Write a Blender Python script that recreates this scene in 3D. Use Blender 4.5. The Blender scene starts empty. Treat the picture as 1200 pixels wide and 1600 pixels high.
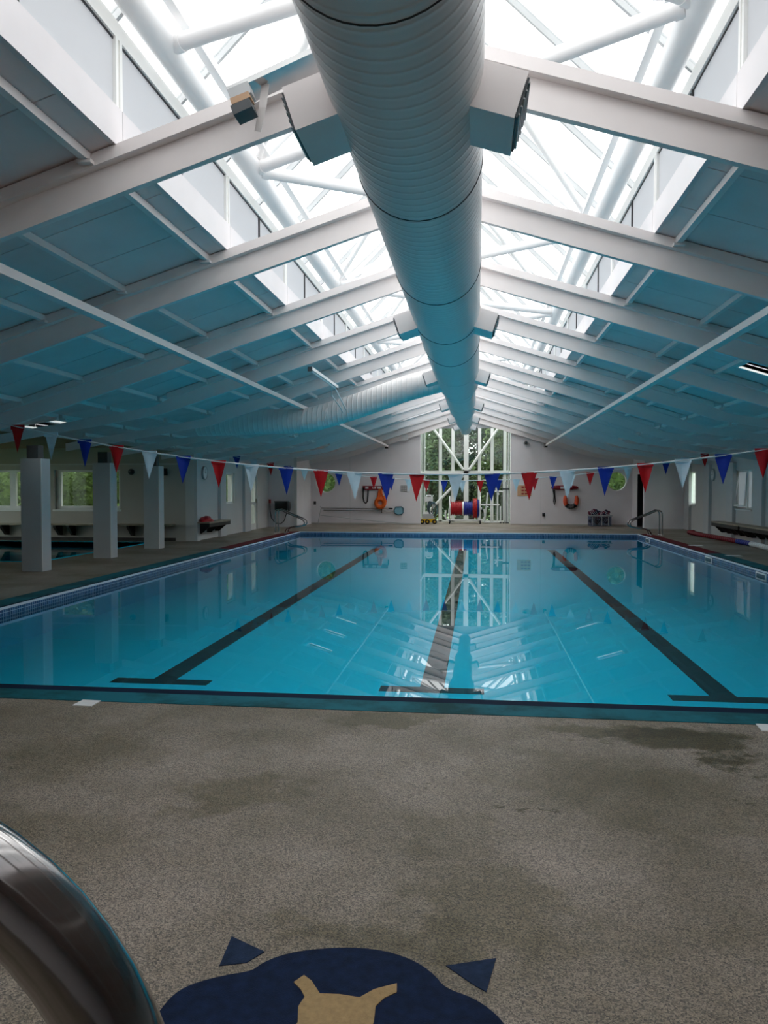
import bpy, math, random
from mathutils import Vector, Matrix
from mathutils.geometry import delaunay_2d_cdt

random.seed(7)
scene = bpy.context.scene
COL = scene.collection

# ------------------------------------------------------------------ camera
cam_data = bpy.data.cameras.new('camera')
cam = bpy.data.objects.new('camera', cam_data)
COL.objects.link(cam)
cam_data.sensor_fit = 'VERTICAL'
cam_data.sensor_height = 36.0
cam_data.lens = 36.0 * 1200.0 / 1600.0
cam_data.clip_start = 0.02
cam_data.clip_end = 400
YAW = math.atan(145 / 1200)
PITCH = math.atan(40 * math.cos(YAW) / 1200)
cam.location = (0, 0, 1.55)
cam.rotation_euler = (math.pi / 2 - PITCH, 0, YAW)
scene.camera = cam

# ------------------------------------------------------------------ world (overcast sky) and exposure
world = bpy.data.worlds.new('overcast_sky')
scene.world = world
world.use_nodes = True
bg = world.node_tree.nodes['Background']
bg.inputs['Color'].default_value = (0.985, 0.97, 0.975, 1)
bg.inputs['Strength'].default_value = 2.6
vs = scene.view_settings
vs.view_transform = 'Standard'
vs.look = 'None'
vs.exposure = 0.55
vs.gamma = 1.0
vs.use_curve_mapping = False
cy = scene.cycles
cy.max_bounces = 12
cy.diffuse_bounces = 6
cy.glossy_bounces = 5
cy.transmission_bounces = 6
cy.transparent_max_bounces = 24
cy.caustics_reflective = False
cy.caustics_refractive = False
cy.use_denoising = True
cy.sample_clamp_indirect = 6.0

# ------------------------------------------------------------------ materials
MATS = {}

def mat(name, col, rough=0.6, metal=0.0, var=0.0, scale=6.0, bump=0.0, bscale=60.0, spec=0.4):
    if name in MATS:
        return MATS[name]
    m = bpy.data.materials.new(name)
    m.use_nodes = True
    nt = m.node_tree
    b = nt.nodes['Principled BSDF']
    b.inputs['Roughness'].default_value = rough
    b.inputs['Metallic'].default_value = metal
    b.inputs['Specular IOR Level'].default_value = spec
    tc = nt.nodes.new('ShaderNodeTexCoord')
    n = nt.nodes.new('ShaderNodeTexNoise')
    n.inputs['Scale'].default_value = scale
    n.inputs['Detail'].default_value = 4
    nt.links.new(tc.outputs['Object'], n.inputs['Vector'])
    r = nt.nodes.new('ShaderNodeValToRGB')
    c = Vector(col)
    lo = c * (1 - var)
    hi = c * (1 + var)
    r.color_ramp.elements[0].position = 0.3
    r.color_ramp.elements[1].position = 0.7
    r.color_ramp.elements[0].color = (*lo, 1)
    r.color_ramp.elements[1].color = (*[min(1, v) for v in hi], 1)
    nt.links.new(n.outputs['Fac'], r.inputs['Fac'])
    nt.links.new(r.outputs['Color'], b.inputs['Base Color'])
    if bump > 0:
        n2 = nt.nodes.new('ShaderNodeTexNoise')
        n2.inputs['Scale'].default_value = bscale
        nt.links.new(tc.outputs['Object'], n2.inputs['Vector'])
        bp = nt.nodes.new('ShaderNodeBump')
        bp.inputs['Strength'].default_value = bump
        bp.inputs['Distance'].default_value = 0.01
        nt.links.new(n2.outputs['Fac'], bp.inputs['Height'])
        nt.links.new(bp.outputs['Normal'], b.inputs['Normal'])
    MATS[name] = m
    return m

def new_mat(name):
    m = bpy.data.materials.new(name)
    m.use_nodes = True
    m.node_tree.nodes.clear()
    MATS[name] = m
    return m, m.node_tree

def N(nt, t, **kw):
    n = nt.nodes.new(t)
    for k, v in kw.items():
        if k in n.inputs:
            n.inputs[k].default_value = v
        else:
            setattr(n, k, v)
    return n

def glass_mat(name, tint, refl=0.08, rough=0.0):
    m, nt = new_mat(name)
    o = N(nt, 'ShaderNodeOutputMaterial')
    mx = N(nt, 'ShaderNodeMixShader')
    tr = N(nt, 'ShaderNodeBsdfTransparent', Color=(*tint, 1))
    gl = N(nt, 'ShaderNodeBsdfGlossy', Roughness=rough)
    mx.inputs[0].default_value = refl
    nt.links.new(tr.outputs[0], mx.inputs[1])
    nt.links.new(gl.outputs[0], mx.inputs[2])
    nt.links.new(mx.outputs[0], o.inputs[0])
    return m

def frosted_mat(name, col, trans):
    m, nt = new_mat(name)
    o = N(nt, 'ShaderNodeOutputMaterial')
    a = N(nt, 'ShaderNodeBsdfTranslucent', Color=(*[c * trans for c in col], 1))
    d = N(nt, 'ShaderNodeBsdfDiffuse', Color=(*[c * 0.35 for c in col], 1))
    tc = N(nt, 'ShaderNodeTexCoord')
    nz = N(nt, 'ShaderNodeTexNoise', Scale=14.0)
    nt.links.new(tc.outputs['Object'], nz.inputs['Vector'])
    bp = N(nt, 'ShaderNodeBump', Strength=0.1)
    nt.links.new(nz.outputs['Fac'], bp.inputs['Height'])
    nt.links.new(bp.outputs['Normal'], d.inputs['Normal'])
    ad = N(nt, 'ShaderNodeAddShader')
    nt.links.new(a.outputs[0], ad.inputs[0])
    nt.links.new(d.outputs[0], ad.inputs[1])
    nt.links.new(ad.outputs[0], o.inputs[0])
    return m

glass_mat('skylight_glass', (0.93, 0.95, 0.95), 0.05)
glass_mat('clear_glass', (0.85, 0.92, 0.9), 0.06)
glass_mat('plain_glass', (0.9, 0.95, 0.92), 0.008)
glass_mat('dull_glass', (0.66, 0.74, 0.70), 0.16)
glass_mat('crate_plastic', (0.72, 0.76, 0.85), 0.12, 0.15)
frosted_mat('frosted_glass', (0.95, 0.97, 1.0), 0.30)
frosted_mat('frosted_side', (0.9, 0.95, 1.0), 0.28)

mat('white_steel', (0.82, 0.765, 0.755), 0.45, 0, 0.03, 3)
mat('tube_steel', (0.82, 0.81, 0.81), 0.4, 0, 0.02, 3)
mat('fascia_board', (0.66, 0.625, 0.64), 0.35, 0, 0.03, 2.5)
mat('roof_board', (0.74, 0.63, 0.62), 0.6, 0, 0.06, 2.0, 0.1, 30)
mat('roof_deck', (0.6, 0.58, 0.57), 0.9)
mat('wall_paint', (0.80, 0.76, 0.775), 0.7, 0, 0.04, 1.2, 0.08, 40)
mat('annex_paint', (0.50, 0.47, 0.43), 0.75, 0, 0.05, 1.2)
mat('side_paint', (0.64, 0.63, 0.62), 0.6, 0, 0.04, 1.2)
mat('column_paint', (0.60, 0.61, 0.62), 0.5, 0, 0.03, 2)
mat('frame_white', (0.82, 0.82, 0.80), 0.4, 0, 0.02, 4)
mat('bar_grey', (0.42, 0.43, 0.44), 0.4, 0, 0.03, 4)
mat('gasket', (0.03, 0.03, 0.035), 0.6)
mat('chrome', (0.40, 0.385, 0.38), 0.12, 1.0, 0.05, 8)
mat('steel_satin', (0.5, 0.5, 0.5), 0.25, 1.0, 0.05, 8)
mat('black_plastic', (0.012, 0.012, 0.014), 0.4)
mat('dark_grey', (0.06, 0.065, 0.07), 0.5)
mat('louvre_dark', (0.06, 0.07, 0.08), 0.5)
mat('white_plastic', (0.8, 0.8, 0.8), 0.35, 0, 0.03, 5)
mat('lip_white', (0.72, 0.76, 0.84), 0.3, 0, 0.04, 5)
mat('flag_red', (0.62, 0.006, 0.012), 0.55, 0, 0.08, 12)
mat('flag_white', (0.72, 0.80, 0.86), 0.55, 0, 0.05, 12)
mat('flag_blue', (0.006, 0.035, 0.36), 0.55, 0, 0.08, 12)
mat('cord_white', (0.75, 0.75, 0.75), 0.7)
mat('band_red', (0.13, 0.012, 0.02), 0.8, 0, 0.15, 4, spec=0.1)
mat('red_plastic', (0.42, 0.008, 0.015), 0.4, 0, 0.15, 9)
mat('dark_red', (0.22, 0.006, 0.016), 0.5, 0, 0.15, 9)
mat('blue_plastic', (0.012, 0.03, 0.28), 0.4, 0, 0.15, 9)
mat('orange_plastic', (0.75, 0.13, 0.015), 0.5, 0, 0.1, 9)
mat('orange_red', (0.68, 0.09, 0.03), 0.5, 0, 0.1, 9)
mat('yellow_plastic', (0.7, 0.42, 0.01), 0.4, 0, 0.1, 9)
mat('pale_blue_mesh', (0.22, 0.45, 0.55), 0.6, 0, 0.1, 30)
mat('slate_blue', (0.05, 0.12, 0.16), 0.5)
mat('bench_dark', (0.035, 0.03, 0.028), 0.6, 0, 0.2, 5)
mat('bench_top', (0.32, 0.27, 0.20), 0.5, 0, 0.15, 5)
mat('sign_cream', (0.62, 0.38, 0.22), 0.6, 0, 0.08, 9)
mat('sign_white', (0.62, 0.60, 0.60), 0.6)
mat('sign_red', (0.35, 0.03, 0.03), 0.6)
mat('lane_black', (0.012, 0.016, 0.02), 0.7)
mat('mural_navy', (0.006, 0.015, 0.046), 0.8, 0, 0.35, 26, 0.3, 300, spec=0.15)
mat('mural_blue', (0.016, 0.03, 0.068), 0.8, 0, 0.3, 26, 0.3, 300, spec=0.15)
mat('mural_tan', (0.36, 0.24, 0.11), 0.75, 0, 0.15, 60, 0.3, 300)
mat('bark', (0.08, 0.06, 0.045), 0.9, 0, 0.3, 5)
mat('leaf_a', (0.12, 0.17, 0.085), 0.7, 0, 0.5, 2.2, spec=0.1)
mat('leaf_b', (0.17, 0.225, 0.10), 0.7, 0, 0.45, 2.6, spec=0.1)
mat('leaf_c', (0.085, 0.12, 0.075), 0.7, 0, 0.5, 2.2, spec=0.1)
mat('leaf_h', (0.10, 0.16, 0.045), 0.7, 0, 0.5, 3.0, spec=0.1)
mat('grass', (0.10, 0.16, 0.05), 0.9, 0, 0.3, 0.7)
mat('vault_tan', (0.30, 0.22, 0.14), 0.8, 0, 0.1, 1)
mat('navy_foam', (0.02, 0.015, 0.05), 0.7, 0, 0.3, 9)
mat('maroon_foam', (0.12, 0.012, 0.035), 0.7, 0, 0.3, 9)
mat('tape', (0.6, 0.57, 0.56), 0.4)
mat('cardboard', (0.42, 0.27, 0.17), 0.7)

def deck_material():
    m, nt = new_mat('deck_stone')
    L = nt.links.new
    o = N(nt, 'ShaderNodeOutputMaterial')
    b = N(nt, 'ShaderNodeBsdfPrincipled', Roughness=0.5)
    b.inputs['Specular IOR Level'].default_value = 0.3
    L(b.outputs[0], o.inputs[0])
    tc = N(nt, 'ShaderNodeTexCoord')
    big = N(nt, 'ShaderNodeTexNoise', Scale=0.9, Detail=5.0, Roughness=0.6)
    L(tc.outputs['Object'], big.inputs['Vector'])
    r1 = N(nt, 'ShaderNodeValToRGB')
    e = r1.color_ramp.elements
    e[0].position = 0.34
    e[0].color = (0.138, 0.119, 0.086, 1)
    e[1].position = 0.62
    e[1].color = (0.262, 0.228, 0.206, 1)
    L(big.outputs['Fac'], r1.inputs['Fac'])
    # stone speckle
    sp = N(nt, 'ShaderNodeTexVoronoi', Scale=210.0)
    L(tc.outputs['Object'], sp.inputs['Vector'])
    r2 = N(nt, 'ShaderNodeValToRGB')
    e = r2.color_ramp.elements
    e[0].position = 0.0
    e[0].color = (0.35, 0.36, 0.38, 1)
    e[1].position = 1.0
    e[1].color = (1.75, 1.66, 1.5, 1)
    sx = N(nt, 'ShaderNodeSeparateColor')
    L(sp.outputs['Color'], sx.inputs[0])
    L(sx.outputs[0], r2.inputs['Fac'])
    mul = N(nt, 'ShaderNodeMix', data_type='RGBA', blend_type='MULTIPLY')
    mul.inputs[0].default_value = 1.0
    L(r1.outputs['Color'], mul.inputs[6])
    L(r2.outputs['Color'], mul.inputs[7])
    cur = mul.outputs[2]
    # algae and wear stains with their own outlines
    wz = N(nt, 'ShaderNodeTexNoise', Scale=4.2, Detail=5.0, Roughness=0.65)
    L(tc.outputs['Object'], wz.inputs['Vector'])
    sub = N(nt, 'ShaderNodeVectorMath', operation='SUBTRACT')
    L(wz.outputs['Color'], sub.inputs[0])
    sub.inputs[1].default_value = (0.5, 0.5, 0.5)
    scl = N(nt, 'ShaderNodeVectorMath', operation='SCALE')
    L(sub.outputs[0], scl.inputs[0])
    scl.inputs['Scale'].default_value = 0.9
    add = N(nt, 'ShaderNodeVectorMath', operation='ADD')
    L(tc.outputs['Object'], add.inputs[0])
    L(scl.outputs[0], add.inputs[1])
    for (x, y, rx, ry, s, col) in STAINS:
        mp = N(nt, 'ShaderNodeMapping')
        mp.vector_type = 'POINT'
        mp.inputs['Location'].default_value = (-x / rx, -y / ry, 0)
        mp.inputs['Scale'].default_value = (1 / rx, 1 / ry, 0)
        L(add.outputs[0], mp.inputs['Vector'])
        ln = N(nt, 'ShaderNodeVectorMath', operation='LENGTH')
        L(mp.outputs[0], ln.inputs[0])
        mr = N(nt, 'ShaderNodeMapRange')
        mr.interpolation_type = 'SMOOTHSTEP'
        mr.inputs['From Min'].default_value = 1.05
        mr.inputs['From Max'].default_value = 0.45
        mr.inputs['To Min'].default_value = 0.0
        mr.inputs['To Max'].default_value = s
        L(ln.outputs['Value'], mr.inputs['Value'])
        mx = N(nt, 'ShaderNodeMix', data_type='RGBA', blend_type='MULTIPLY')
        L(mr.outputs[0], mx.inputs[0])
        L(cur, mx.inputs[6])
        mx.inputs[7].default_value = (*col, 1)
        cur = mx.outputs[2]
    L(cur, b.inputs['Base Color'])
    bp = N(nt, 'ShaderNodeBump', Strength=0.35, Distance=0.004)
    L(sp.outputs['Distance'], bp.inputs['Height'])
    L(bp.outputs['Normal'], b.inputs['Normal'])
    return m

OLIVE = (0.46, 0.45, 0.27)
DARKO = (0.26, 0.25, 0.13)
STAINS = [
    (1.25, 4.86, 0.55, 0.28, 0.95, DARKO), (1.45, 4.50, 0.24, 0.18, 0.9, DARKO), (0.85, 4.98, 0.6, 0.16, 0.8, OLIVE),
    (-0.55, 5.05, 0.5, 0.2, 0.8, OLIVE), (0.05, 2.75, 0.42, 0.42, 0.55, OLIVE), (-1.17, 3.75, 0.4, 0.3, 0.6, OLIVE),
    (-0.1, 3.4, 0.3, 0.3, 0.35, OLIVE), (0.9, 3.9, 0.9, 0.5, 0.45, OLIVE), (-2.3, 4.2, 0.6, 0.6, 0.4, OLIVE),
    (-0.35, 2.6, 0.5, 0.14, 0.5, OLIVE), (0.45, 4.25, 0.7, 0.4, 0.35, OLIVE), (-1.9, 3.0, 0.7, 0.5, 0.3, OLIVE),
    (0.26, 3.62, 0.035, 0.05, 0.9, DARKO), (-0.24, 4.0, 0.05, 0.03, 0.8, DARKO), (1.25, 3.95, 0.04, 0.05, 0.8, DARKO),
]
deck_material()

def band_material(name, col):
    m, nt = new_mat(name)
    L = nt.links.new
    o = N(nt, 'ShaderNodeOutputMaterial')
    b = N(nt, 'ShaderNodeBsdfPrincipled', Roughness=0.75)
    b.inputs['Specular IOR Level'].default_value = 0.15
    L(b.outputs[0], o.inputs[0])
    tc = N(nt, 'ShaderNodeTexCoord')
    nz = N(nt, 'ShaderNodeTexNoise', Scale=1.6, Detail=7.0, Roughness=0.7)
    L(tc.outputs['Object'], nz.inputs['Vector'])
    r = N(nt, 'ShaderNodeValToRGB')
    e = r.color_ramp.elements
    e[0].position = 0.36
    e[0].color = (col[0] * 0.45, col[1] * 0.42, col[2] * 0.36, 1)
    e[1].position = 0.56
    e[1].color = (*col, 1)
    L(nz.outputs['Fac'], r.inputs['Fac'])
    L(r.outputs['Color'], b.inputs['Base Color'])
    return m

band_material('band_teal', (0.010, 0.125, 0.165))
mat('band_navy', (0.006, 0.014, 0.036), 0.8, 0, 0.3, 2, spec=0.1)

def tile_material():
    m, nt = new_mat('mosaic_tile')
    L = nt.links.new
    o = N(nt, 'ShaderNodeOutputMaterial')
    b = N(nt, 'ShaderNodeBsdfPrincipled', Roughness=0.25)
    L(b.outputs[0], o.inputs[0])
    tc = N(nt, 'ShaderNodeTexCoord')
    sp = N(nt, 'ShaderNodeSeparateXYZ')
    L(tc.outputs['Object'], sp.inputs[0])
    ad = N(nt, 'ShaderNodeMath', operation='ADD')
    L(sp.outputs[0], ad.inputs[0])
    L(sp.outputs[1], ad.inputs[1])
    cb = N(nt, 'ShaderNodeCombineXYZ')
    L(ad.outputs[0], cb.inputs[0])
    L(sp.outputs[2], cb.inputs[1])
    br = N(nt, 'ShaderNodeTexBrick')
    br.offset = 0.0
    br.inputs['Scale'].default_value = 1.0
    br.inputs['Mortar Size'].default_value = 0.004
    br.inputs['Brick Width'].default_value = 0.05
    br.inputs['Row Height'].default_value = 0.05
    br.inputs['Color1'].default_value = (0.010, 0.045, 0.13, 1)
    br.inputs['Color2'].default_value = (0.03, 0.11, 0.26, 1)
    br.inputs['Mortar'].default_value = (0.35, 0.45, 0.6, 1)
    L(cb.outputs[0], br.inputs['Vector'])
    L(br.outputs['Color'], b.inputs['Base Color'])
    return m

tile_material()

def basin_material():
    m, nt = new_mat('basin_blue')
    L = nt.links.new
    o = N(nt, 'ShaderNodeOutputMaterial')
    b = N(nt, 'ShaderNodeBsdfPrincipled', Roughness=0.6)
    b.inputs['Specular IOR Level'].default_value = 0.0
    L(b.outputs[0], o.inputs[0])
    tc = N(nt, 'ShaderNodeTexCoord')
    nz = N(nt, 'ShaderNodeTexNoise', Scale=0.5, Detail=3.0)
    L(tc.outputs['Object'], nz.inputs['Vector'])
    r = N(nt, 'ShaderNodeValToRGB')
    e = r.color_ramp.elements
    e[0].position = 0.3
    e[0].color = (0.022, 0.66, 0.96, 1)
    e[1].position = 0.7
    e[1].color = (0.03, 0.71, 0.98, 1)
    L(nz.outputs['Fac'], r.inputs['Fac'])
    L(r.outputs['Color'], b.inputs['Base Color'])
    return m

basin_material()

def water_material(name, tint, wave):
    m, nt = new_mat(name)
    L = nt.links.new
    o = N(nt, 'ShaderNodeOutputMaterial')
    mx = N(nt, 'ShaderNodeMixShader')
    tr = N(nt, 'ShaderNodeBsdfTransparent', Color=(*tint, 1))
    gl = N(nt, 'ShaderNodeBsdfGlossy', Roughness=0.0)
    fr = N(nt, 'ShaderNodeFresnel', IOR=1.33)
    tc = N(nt, 'ShaderNodeTexCoord')
    nz = N(nt, 'ShaderNodeTexNoise', Scale=1.3, Detail=2.0)
    L(tc.outputs['Object'], nz.inputs['Vector'])
    bp = N(nt, 'ShaderNodeBump', Strength=wave, Distance=0.01)
    L(nz.outputs['Fac'], bp.inputs['Height'])
    L(bp.outputs['Normal'], gl.inputs['Normal'])
    L(bp.outputs['Normal'], fr.inputs['Normal'])
    L(fr.outputs[0], mx.inputs[0])
    L(tr.outputs[0], mx.inputs[1])
    L(gl.outputs[0], mx.inputs[2])
    L(mx.outputs[0], o.inputs[0])
    return m

water_material('water', (0.86, 0.99, 1.0), 0.012)

def duct_material():
    m, nt = new_mat('duct_steel')
    L = nt.links.new
    o = N(nt, 'ShaderNodeOutputMaterial')
    b = N(nt, 'ShaderNodeBsdfPrincipled', Roughness=0.42)
    b.inputs['Specular IOR Level'].default_value = 0.5
    L(b.outputs[0], o.inputs[0])
    tc = N(nt, 'ShaderNodeTexCoord')
    nz = N(nt, 'ShaderNodeTexNoise', Scale=2.0, Detail=3.0)
    L(tc.outputs['Object'], nz.inputs['Vector'])
    r = N(nt, 'ShaderNodeValToRGB')
    r.color_ramp.elements[0].color = (0.77, 0.75, 0.74, 1)
    r.color_ramp.elements[1].color = (0.83, 0.81, 0.80, 1)
    L(nz.outputs['Fac'], r.inputs['Fac'])
    L(r.outputs['Color'], b.inputs['Base Color'])
    wv = N(nt, 'ShaderNodeTexWave', Scale=3.0, Distortion=0.6)
    wv.bands_direction = 'Y'
    wv.inputs['Detail'].default_value = 1.0
    L(tc.outputs['Object'], wv.inputs['Vector'])
    pw = N(nt, 'ShaderNodeMath', operation='POWER')
    L(wv.outputs['Fac'], pw.inputs[0])
    pw.inputs[1].default_value = 6.0
    bp = N(nt, 'ShaderNodeBump', Strength=0.55, Distance=0.012)
    L(pw.outputs[0], bp.inputs['Height'])
    L(bp.outputs['Normal'], b.inputs['Normal'])
    return m

duct_material()

def branch_material():
    m = MATS['duct_steel'].copy()
    m.name = 'branch_steel'
    for n in m.node_tree.nodes:
        if n.type == 'TEX_WAVE':
            n.bands_direction = 'X'
    MATS['branch_steel'] = m

branch_material()

# ------------------------------------------------------------------ mesh building
class MB:
    def __init__(self):
        self.v = []
        self.f = []
        self.smooth = []

    def add(self, vs_, fs, smooth=False):
        o = len(self.v)
        self.v += [tuple(p) for p in vs_]
        self.f += [tuple(i + o for i in f) for f in fs]
        self.smooth += [smooth] * len(fs)
        return self

    def box(self, x0, x1, y0, y1, z0, z1):
        v = [(x, y, z) for x in (x0, x1) for y in (y0, y1) for z in (z0, z1)]
        f = [(0, 1, 3, 2), (4, 6, 7, 5), (0, 4, 5, 1), (2, 3, 7, 6), (0, 2, 6, 4), (1, 5, 7, 3)]
        return self.add(v, f)

    def bar(self, p, q, w, h, up=(0, 0, 1)):
        p, q = Vector(p), Vector(q)
        d = (q - p).normalized()
        u = Vector(up)
        if abs(d.dot(u)) > 0.98:
            u = Vector((0, 1, 0))
        s = d.cross(u).normalized()
        t = s.cross(d).normalized()
        v = []
        for c in (p, q):
            for a, b in ((-1, -1), (1, -1), (1, 1), (-1, 1)):
                v.append(c + s * a * w / 2 + t * b * h / 2)
        f = [(3, 2, 1, 0), (4, 5, 6, 7)] + [(i, (i + 1) % 4, (i + 1) % 4 + 4, i + 4) for i in range(4)]
        return self.add(v, f)

    def tube(self, pts, r, n=12, closed=False):
        pts = [Vector(p) for p in pts]
        m = len(pts)
        rs = r if isinstance(r, (list, tuple)) else [r] * m
        rings = []
        prev = None
        for i in range(m):
            a = pts[(i - 1) % m] if (closed or i > 0) else pts[i]
            b = pts[(i + 1) % m] if (closed or i < m - 1) else pts[i]
            d = (b - a).normalized()
            if prev is None:
                u = Vector((0, 0, 1)) if abs(d.z) < 0.9 else Vector((1, 0, 0))
                u = (u - d * u.dot(d)).normalized()
            else:
                u = (prev - d * prev.dot(d)).normalized()
            prev = u
            w = d.cross(u)
            rings.append([pts[i] + (u * math.cos(2 * math.pi * k / n) + w * math.sin(2 * math.pi * k / n)) * rs[i] for k in range(n)])
        v = [p for rg in rings for p in rg]
        f = []
        for i in range(m if closed else m - 1):
            j = (i + 1) % m
            for k in range(n):
                l = (k + 1) % n
                f.append((i * n + k, i * n + l, j * n + l, j * n + k))
        self.add(v, f, True)
        if not closed:
            self.add(rings[0], [tuple(range(n))[::-1]])
            self.add(rings[-1], [tuple(range(n))])
        return self

    def lathe(self, origin, axis, prof, n=32, caps=True):
        o = Vector(origin)
        ax = Vector(axis).normalized()
        u = Vector((0, 0, 1)) if abs(ax.z) < 0.9 else Vector((1, 0, 0))
        u = (u - ax * u.dot(ax)).normalized()
        w = ax.cross(u)
        v = []
        for (t, r) in prof:
            for k in range(n):
                a = 2 * math.pi * k / n
                v.append(o + ax * t + (u * math.cos(a) + w * math.sin(a)) * r)
        f = []
        for i in range(len(prof) - 1):
            for k in range(n):
                l = (k + 1) % n
                f.append((i * n + k, i * n + l, (i + 1) * n + l, (i + 1) * n + k))
        self.add(v, f, True)
        if caps:
            self.add(v[:n], [tuple(range(n))[::-1]])
            self.add(v[-n:], [tuple(range(n))])
        return self

    def prism(self, poly, fn, t0, t1):
        """poly: 2D points; fn(a, b, t) -> 3D point"""
        n = len(poly)
        v = [fn(a, b, t0) for a, b in poly] + [fn(a, b, t1) for a, b in poly]
        f = [tuple(range(n))[::-1], tuple(range(n, 2 * n))]
        f += [(i, (i + 1) % n, (i + 1) % n + n, i + n) for i in range(n)]
        return self.add(v, f)

    def sheet(self, outer, holes, fn, t0, t1):
        """a plate with holes; outer/holes: lists of 2D points"""
        pts, edges = [], []
        for loop in [outer] + holes:
            o = len(pts)
            pts += [Vector(p) for p in loop]
            edges += [(o + i, o + (i + 1) % len(loop)) for i in range(len(loop))]
        r = delaunay_2d_cdt(pts, edges, [], 0, 1e-6)
        vv, tris = r[0], r[2]

        def inside(p, loop):
            c = False
            j = len(loop) - 1
            for i in range(len(loop)):
                xi, yi = loop[i]
                xj, yj = loop[j]
                if (yi > p[1]) != (yj > p[1]) and p[0] < (xj - xi) * (p[1] - yi) / (yj - yi) + xi:
                    c = not c
                j = i
            return c
        keep = []
        for t in tris:
            cx = sum(vv[i][0] for i in t) / 3
            cyy = sum(vv[i][1] for i in t) / 3
            if inside((cx, cyy), outer) and not any(inside((cx, cyy), h) for h in holes):
                keep.append(t)
        n = len(vv)
        v = [fn(p[0], p[1], t0) for p in vv] + [fn(p[0], p[1], t1) for p in vv]
        f = [tuple(t)[::-1] for t in keep] + [tuple(i + n for i in t) for t in keep]
        cnt = {}
        for t in keep:
            for i in range(3):
                e = (t[i], t[(i + 1) % 3])
                cnt[e] = 1
        for (a, b) in list(cnt):
            if (b, a) not in cnt:
                f.append((a, b, b + n, a + n))
        return self.add(v, f)

def fr_(a, b, c, d, wa, wb, wc, wd, fn, t0, t1):
    """window frame: a plate with one opening"""
    return MB().sheet(rect(a, b, c, d), [rect(a + wa, b - wb, c + wc, d - wd)], fn, t0, t1)

def wloc(o):
    p = Vector((0, 0, 0))
    while o is not None:
        p += o.location
        o = o.parent
    return p

def obj(name, mb, m, parent=None, loc=None):
    me = bpy.data.meshes.new(name)
    base = Vector(loc) if loc is not None else Vector((0, 0, 0))
    org = base if loc is not None else wloc(parent)
    me.from_pydata([tuple(Vector(p) - org) for p in mb.v], [], mb.f)
    if any(mb.smooth):
        me.polygons.foreach_set('use_smooth', mb.smooth)
    me.materials.append(MATS[m] if isinstance(m, str) else m)
    me.update()
    import bmesh
    bm = bmesh.new()
    bm.from_mesh(me)
    bmesh.ops.recalc_face_normals(bm, faces=bm.faces)
    bm.to_mesh(me)
    bm.free()
    o = bpy.data.objects.new(name, me)
    COL.objects.link(o)
    if parent is not None:
        o.parent = parent
        if loc is not None:
            o.location = base - wloc(parent)
    elif loc is not None:
        o.location = base
    return o

def inst(src, parent, d):
    """copy of one object (not its children), moved by d, sharing the mesh"""
    o = src.copy()
    COL.objects.link(o)
    o.parent = parent
    o.location = Vector(src.location) + Vector(d)
    return o

def thing(name, label, cat, loc, group=None):
    o = bpy.data.objects.new(name, None)
    o.empty_display_size = 0.1
    COL.objects.link(o)
    o.location = loc
    o['label'] = label
    o['category'] = cat
    if group:
        o['group'] = group
    return o

def tag(o, label, cat, group=None, kind=None):
    o['label'] = label
    if cat:
        o['category'] = cat
    if group:
        o['group'] = group
    if kind:
        o['kind'] = kind
    return o

def struct(o, label=None, cat=None):
    o['kind'] = 'structure'
    if label:
        o['label'] = label
    if cat:
        o['category'] = cat
    return o

def sempty(name, loc, label=None, cat=None):
    o = bpy.data.objects.new(name, None)
    o.empty_display_size = 0.1
    COL.objects.link(o)
    o.location = loc
    return struct(o, label, cat)

def XY(x, y, t): return (x, y, t)
def XZ(x, z, t): return (x, t, z)
def YZ(y, z, t): return (t, y, z)
def rect(a0, a1, b0, b1): return [(a0, b0), (a1, b0), (a1, b1), (a0, b1)]
def circ(cx, cz, r, n=32): return [(cx + r * math.cos(2 * math.pi * i / n), cz + r * math.sin(2 * math.pi * i / n)) for i in range(n)]

def arc(c, r, a0, a1, n, fn):
    return [fn(c[0] + r * math.cos(math.radians(a0 + (a1 - a0) * i / n)), c[1] + r * math.sin(math.radians(a0 + (a1 - a0) * i / n))) for i in range(n + 1)]

# ------------------------------------------------------------------ dimensions (metres; Y runs down the hall, deck at z = 0)
XC = -0.42                       # ridge line
PX0, PX1, PY0, PY1 = -6.04, 5.24, 5.575, 25.9   # pool
WATER = -0.115
BOTTOM = -0.52
FAR = 31.35
BAY = 2.36
KY = [5.2 + BAY * k for k in range(-4, 12)]     # rafters; index 4 is the first in view
KINK = 4.78

def U(a, kink):                  # underside of the rafters above the deck
    if not kink or a <= KINK:
        return 4.245 - 0.313 * a
    return 4.245 - 0.313 * KINK - 0.16 * (a - KINK)

# ================================================================== FLOOR AND POOL
TP = (-14.6, -9.0, 14.85, 20.35)                # teaching pool
floor_mb = MB().sheet(rect(-15.5, 7.9, -5.2, 34.6), [rect(PX0, PX1, PY0, PY1), rect(*TP)], XY, -0.14, 0.0)
floor = struct(obj('floor', floor_mb, 'deck_stone'), 'speckled stone-resin pool deck with algae stains')

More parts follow.
